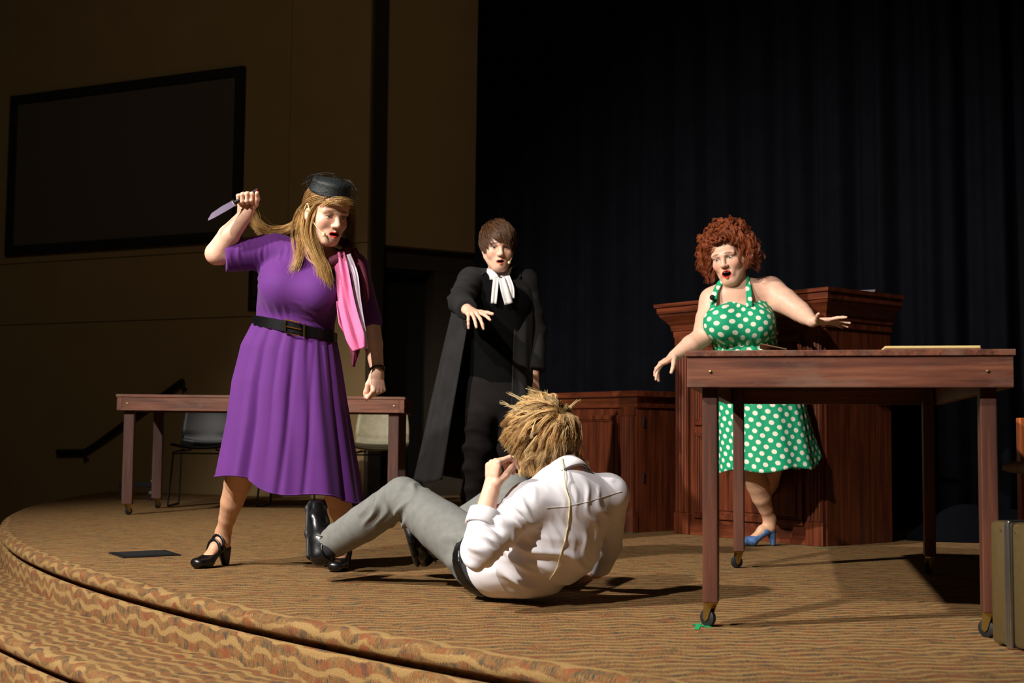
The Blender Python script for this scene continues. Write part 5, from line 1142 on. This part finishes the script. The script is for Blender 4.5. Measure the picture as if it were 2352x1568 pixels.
# ================================================================== woman in the green polka dot dress
def woman_dots():
    rg = np.random.default_rng(41); base = np.array([1.27, 6.9, 0.0]); Y0 = 6.87
    H = Head(P(1672, 590, 6.80), (-.42, -.87, -.24), roll=-.17, jaw=.024, sc=1.04, width=1.06, lid=.0045); S = Sdf(); nb = P(1690, 668, 6.86); H.build(S, nb, .062)
    shR, elR, wrR = P(1638, 690, 6.86), P(1612, 775, 6.82), P(1548, 817, 6.74); shL, elL, wrL = P(1768, 668, 6.88), P(1838, 716, 6.74), P(1866, 738, 6.62)
    S.chain([shR, shR * .5 + elR * .5, elR, elR * .6 + wrR * .4, wrR], [.062, .062, .052, .050, .029], .04); S.chain([shL, shL * .5 + elL * .5, elL, elL * .6 + wrL * .4, wrL], [.070, .068, .054, .046, .030], .04)
    S.cap(shR, nb, .06, .06, .05); S.cap(shL, nb, .065, .06, .05); sd = nrm((1, .05, .14))
    tor = [P(1698, 690, 6.87), P(1700, 735, 6.87), P(1712, 795, 6.88)]; S.echain(tor, [(.15, .095), (.17, .12), (.155, .12)], sd, .05)
    S.ell(P(1660, 742, 6.76), (.085,) * 3, None, .05); S.ell(P(1735, 744, 6.76), (.085,) * 3, None, .05)
    S.ecap(P(1718, 830, 6.88), P(1730, 900, 6.88), (.17, .12), (.19, .14), sd, .03)
    d = nrm((-.75, -.42, -.50)); hand(S, wrR, d, (-.45, -.15, .9), -1, [(-5, 10, 8), (18, 18, 10), (34, 24, 14), (20, 22, 12)], (12, 3, -5, -16), (.75, .5, -.45), (8, 12), .98)
    d2 = nrm((.93, -.30, -.02)); hand(S, wrL, d2, (-.05, .22, .97), 1, [(-8, 8, 5), (2, 10, 6), (8, 10, 6), (10, 8, 5)], (16, 4, -6, -18), (.15, .95, .12), (0, 6), .98)
    # legs and shoes
    h1, t1 = onfloor(1784, 1253), onfloor(1720, 1257); h1[2] = 0; t1 = h1 + nrm(np.array([-1, -.28, 0])) * .22; h2 = onfloor(1752, 1232); h2[2] = 0; t2 = h2 + nrm(np.array([-1, -.05, 0])) * .22; h2 = h2 + (.02, .02, 0); t2 = t2 + (.02, .02, 0)
    a1, a2 = h1 + nrm(t1 - h1) * .04 + (0, 0, .14), h2 + nrm(t2 - h2) * .04 + (0, 0, .14); k1, k2 = P(1722, 1070, 6.80), P(1772, 1065, 6.92)
    for hp_, kn, ak in ((P(1710, 920, 6.88), k1, a1), (P(1765, 920, 6.92), k2, a2)):
        cf = kn * .66 + ak * .34 + np.array([.008, .010, 0]); S.chain([hp_, kn, cf, kn * .42 + ak * .58, kn * .2 + ak * .8, ak], [.095, .062, .060, .050, .037, .030], .03)
    foot_skin(S, h1, t1, (0, 0, 1), a1); foot_skin(S, h2, t2, (0, 0, 1), a2)
    def paint(V, col):
        H.paint(V, col, srgb(222, 62, 48)[:3], np.array(srgb(120, 82, 58)[:3]), .4, .003); low = V[:, 2] < .5; col[low] = srgb(206, 160, 128)[:3]
    o = body_obj(S, .006, [(H.L(0, 0, -.01), .165, .0024), (wrR + d * .07, .11, .0024), (wrL + d2 * .07, .11, .0024)], base, 'woman with curly red hair in a green polka dot dress, mouth wide open, arms spread', paint=paint)
    H.eyes(o, base, (-.45, -.80, -.38), (80, 95, 95))
    te = []
    for i in range(6): x = -.0105 + .0042 * i; te.append(H.L(x, .0895 - abs(x) * .35, H.zm + .0105))
    for p_ in te: MB().lathe([(0, -.0035), (.0021, -.003), (.0023, .0025), (.001, .003)], 8, Matrix.Translation(p_)).build('tooth', 'white_linen', o, base, True)
    shoe('pump', h1, t1, (0, 0, 1), o, base, 'blue_satin'); shoe('pump', h2, t2, (0, 0, 1), o, base, 'blue_satin')
    # bodice
    B = Sdf(); B.echain(tor, [(.162, .106), (.186, .136), (.170, .134)], sd, .05, flat=(0, 0)); B.ell(P(1658, 742, 6.76), (.098, .096, .094), None, .05); B.ell(P(1737, 744, 6.76), (.098, .096, .094), None, .05); B.cap(P(1665, 748, 6.735), P(1730, 750, 6.735), .07, .07, .06)
    bc = P(1705, 740, 6.88)
    def duv(V, c=bc): a = np.arctan2(V[:, 0] - c[0], -(V[:, 1] - c[1])); return {'duv': np.stack([a * .20, V[:, 2], np.zeros(len(V))], 1)}
    zt, zw = P(1700, 690, 6.75)[2], P(1715, 800, 6.80)[2]
    def trim(C):
        x = C[:, 0] - bc[0]; top = zt + .018 * np.cos((np.abs(x) - .085) / .085 * 2.2) - .018 - .28 * np.clip(x - .10, 0, 1) + .06 * x - .3 * np.clip(C[:, 1] - bc[1], 0, 1)
        return (C[:, 2] < top) & (C[:, 2] > zw - .02)
    fl = [(P(1780, 780, 6.8), .10, (.1, 0, 1), .03, .003, 1), (P(1660, 700, 6.72), .10, (.2, 0, 1), .04, .003, 2), (P(1730, 790, 6.72), .10, (1, 0, .2), .03, .002, 3)]
    dr, V, Q = cloth_from(B, .0045, 'dress', 'polka_dot', o, base, fl, trim=trim); at = dr.data.attributes.new('duv', 'FLOAT_VECTOR', 'POINT'); co = np.zeros(len(dr.data.vertices) * 3, np.float32); dr.data.vertices.foreach_get('co', co); at.data.foreach_set('vector', duv(co.reshape(-1, 3) + base)['duv'].astype(np.float32).ravel()); solid(dr, .004)
    # halter straps
    for pts in ([P(1637, 712, 6.72), P(1643, 672, 6.765), P(1652, 652, 6.785), P(1662, 640, 6.81)], [P(1722, 704, 6.705), P(1720, 664, 6.765), P(1716, 645, 6.79), P(1712, 630, 6.82)]):
        st = ribbon(pts, [.034, .030, .028, .028], (1, -.1, .1), 'strap', 'polka_dot', dr, base, .001, n=16, m_=6); co = np.zeros(len(st.data.vertices) * 3, np.float32); st.data.vertices.foreach_get('co', co); at = st.data.attributes.new('duv', 'FLOAT_VECTOR', 'POINT'); c3 = co.reshape(-1, 3); at.data.foreach_set('vector', np.stack([c3[:, 0], c3[:, 2], 0 * c3[:, 0]], 1).astype(np.float32).ravel())
    # skirt
    n_, m_ = 260, 60; tk = [0, .12, .45, 1.0]; cx = [1717, 1726, 1745, 1762]; cy = [796, 830, 930, 1078]; rx = [.176, .205, .235, .262]; ry = [.142, .165, .195, .225]
    C = np.array([P(a, b, 6.88) for a, b in zip(cx, cy)]); th_ = np.linspace(0, 2 * math.pi, n_, endpoint=False); R = []; D = []
    for v in np.linspace(0, 1, m_):
        c = np.array([np.interp(v, tk, C[:, i]) for i in range(3)]); a, b = np.interp(v, tk, rx), np.interp(v, tk, ry)
        f = .040 * v ** .7 * (np.sin(8 * th_ + .4 + .5 * v) * .5 + np.sin(13 * th_ + .7 * np.sin(3 * th_)) * .4) + .016 * np.sin(27 * th_) * (1 - v) ** 1.5 + .10 * v ** 2 * np.exp(-(((np.mod(th_ + .5, 2 * math.pi) - .45) / .18) ** 2))
        x = c[0] + a * (1 + f) * np.cos(th_); y = c[1] + b * (1 + f) * np.sin(th_); z = c[2] - (1 - v) * .05 * (x - c[0]) + v * (.04 * (x - c[0]) + .55 * np.clip(x - c[0] - .20, 0, 1) + .010 * np.sin(5 * th_ + 1))
        R.append(np.stack([x, y, z], 1)); al = np.mod(th_ + math.pi / 2 + math.pi, 2 * math.pi) - math.pi; D.append(np.stack([al * (.17 + .075 * v), z, 0 * z], 1))
    V, F = loft(R); solid(mesh_obj('skirt', V, F[:, ::-1], 'polka_dot', o, base, attrs={'duv': np.concatenate(D)}), .003)
    # lapel microphone
    mc = P(1636, 683, 6.72); mo = MB().lathe([(.014 * math.sin(a) + 1e-5, -.0145 * math.cos(a)) for a in np.linspace(0, math.pi, 12)], 20, Matrix.Translation(mc)).build('lapel_microphone', 'foam_black', o, base, True); MB().tube([mc, P(1640, 692, 6.725), P(1634, 700, 6.74), P(1628, 715, 6.75)], .0025, 6).build('microphone_wire', 'foam_black', mo, base, True)
    # curly wig
    parts = [scalp_cap(H, (82, 34, 16), 1.10, ok=lambda q_: (q_[:, 1] < .07) | (q_[:, 2] > .085))]
    rt = scalp_roots(460, rg, lambda q_: True); u = (rt - SC_C) / SC_R; n_s = 44; G = []
    t = np.linspace(0, 1, n_s)
    for r_, uu in zip(rt, u):
        up = max(uu[2], 0); ln = rg.uniform(.9, 1.15); side_ = np.array([uu[0] * 1.0, min(uu[1], .15) * .85 - .05, 0]); sn = np.linalg.norm(side_[:2]) + 1e-6
        out = r_ + uu * (.035 + .02 * rg.uniform()) * 1.0; wide = side_ / sn * rg.uniform(.105, .150)
        if uu[1] > .3: wide = np.array([np.sign(uu[0] + .15) * rg.uniform(.085, .125), .035, 0]); out = r_ + np.array([0, .018, .035])
        e1 = np.array([wide[0], wide[1], rg.uniform(-.02, .05)]); e2 = np.array([wide[0] * rg.uniform(.85, 1.05), wide[1] * 1.0, rg.uniform(-.13, -.05)])
        top = np.array([r_[0] * 1.25 + .2 * wide[0], r_[1] * 1.15, r_[2] + .045 * up + .02]); pts = [r_, out, top * .4 + out * .6, e1, e2] if up > .45 else [r_, out, out * .5 + e1 * .5, e2]
        p_ = spline(pts[:], n_s); keep = rg.uniform(.45, 1.0); p_ = spline(p_[: max(6, int(n_s * keep))], n_s); cr = rg.uniform(.010, .017); wn = rg.uniform(3.0, 5.5) * keep; ph = rg.uniform(0, 6.28)
        tg = np.gradient(p_, axis=0); tg /= np.linalg.norm(tg, axis=1)[:, None] + 1e-9; x = np.cross(tg, [.3, .9, .2]); x /= np.linalg.norm(x, axis=1)[:, None] + 1e-9; y = np.cross(tg, x); am = cr * np.minimum(1, t * 3)[:, None]
        G.append(p_ + am * (np.cos(2 * math.pi * wn * t + ph)[:, None] * x + np.sin(2 * math.pi * wn * t + ph)[:, None] * y))
    K = clump(np.array(G), 12, .0032, .0028, rg, .003); K = to_world(H, K); parts.append(strands_mesh(K, np.concatenate([np.full(34, .0007), np.linspace(.0007, .0003, 10)]), colmix(len(K), (190, 98, 50), (76, 30, 14), rg))); hair_obj(o, base, parts, 'curly_hair')
    return o
woman_dots()
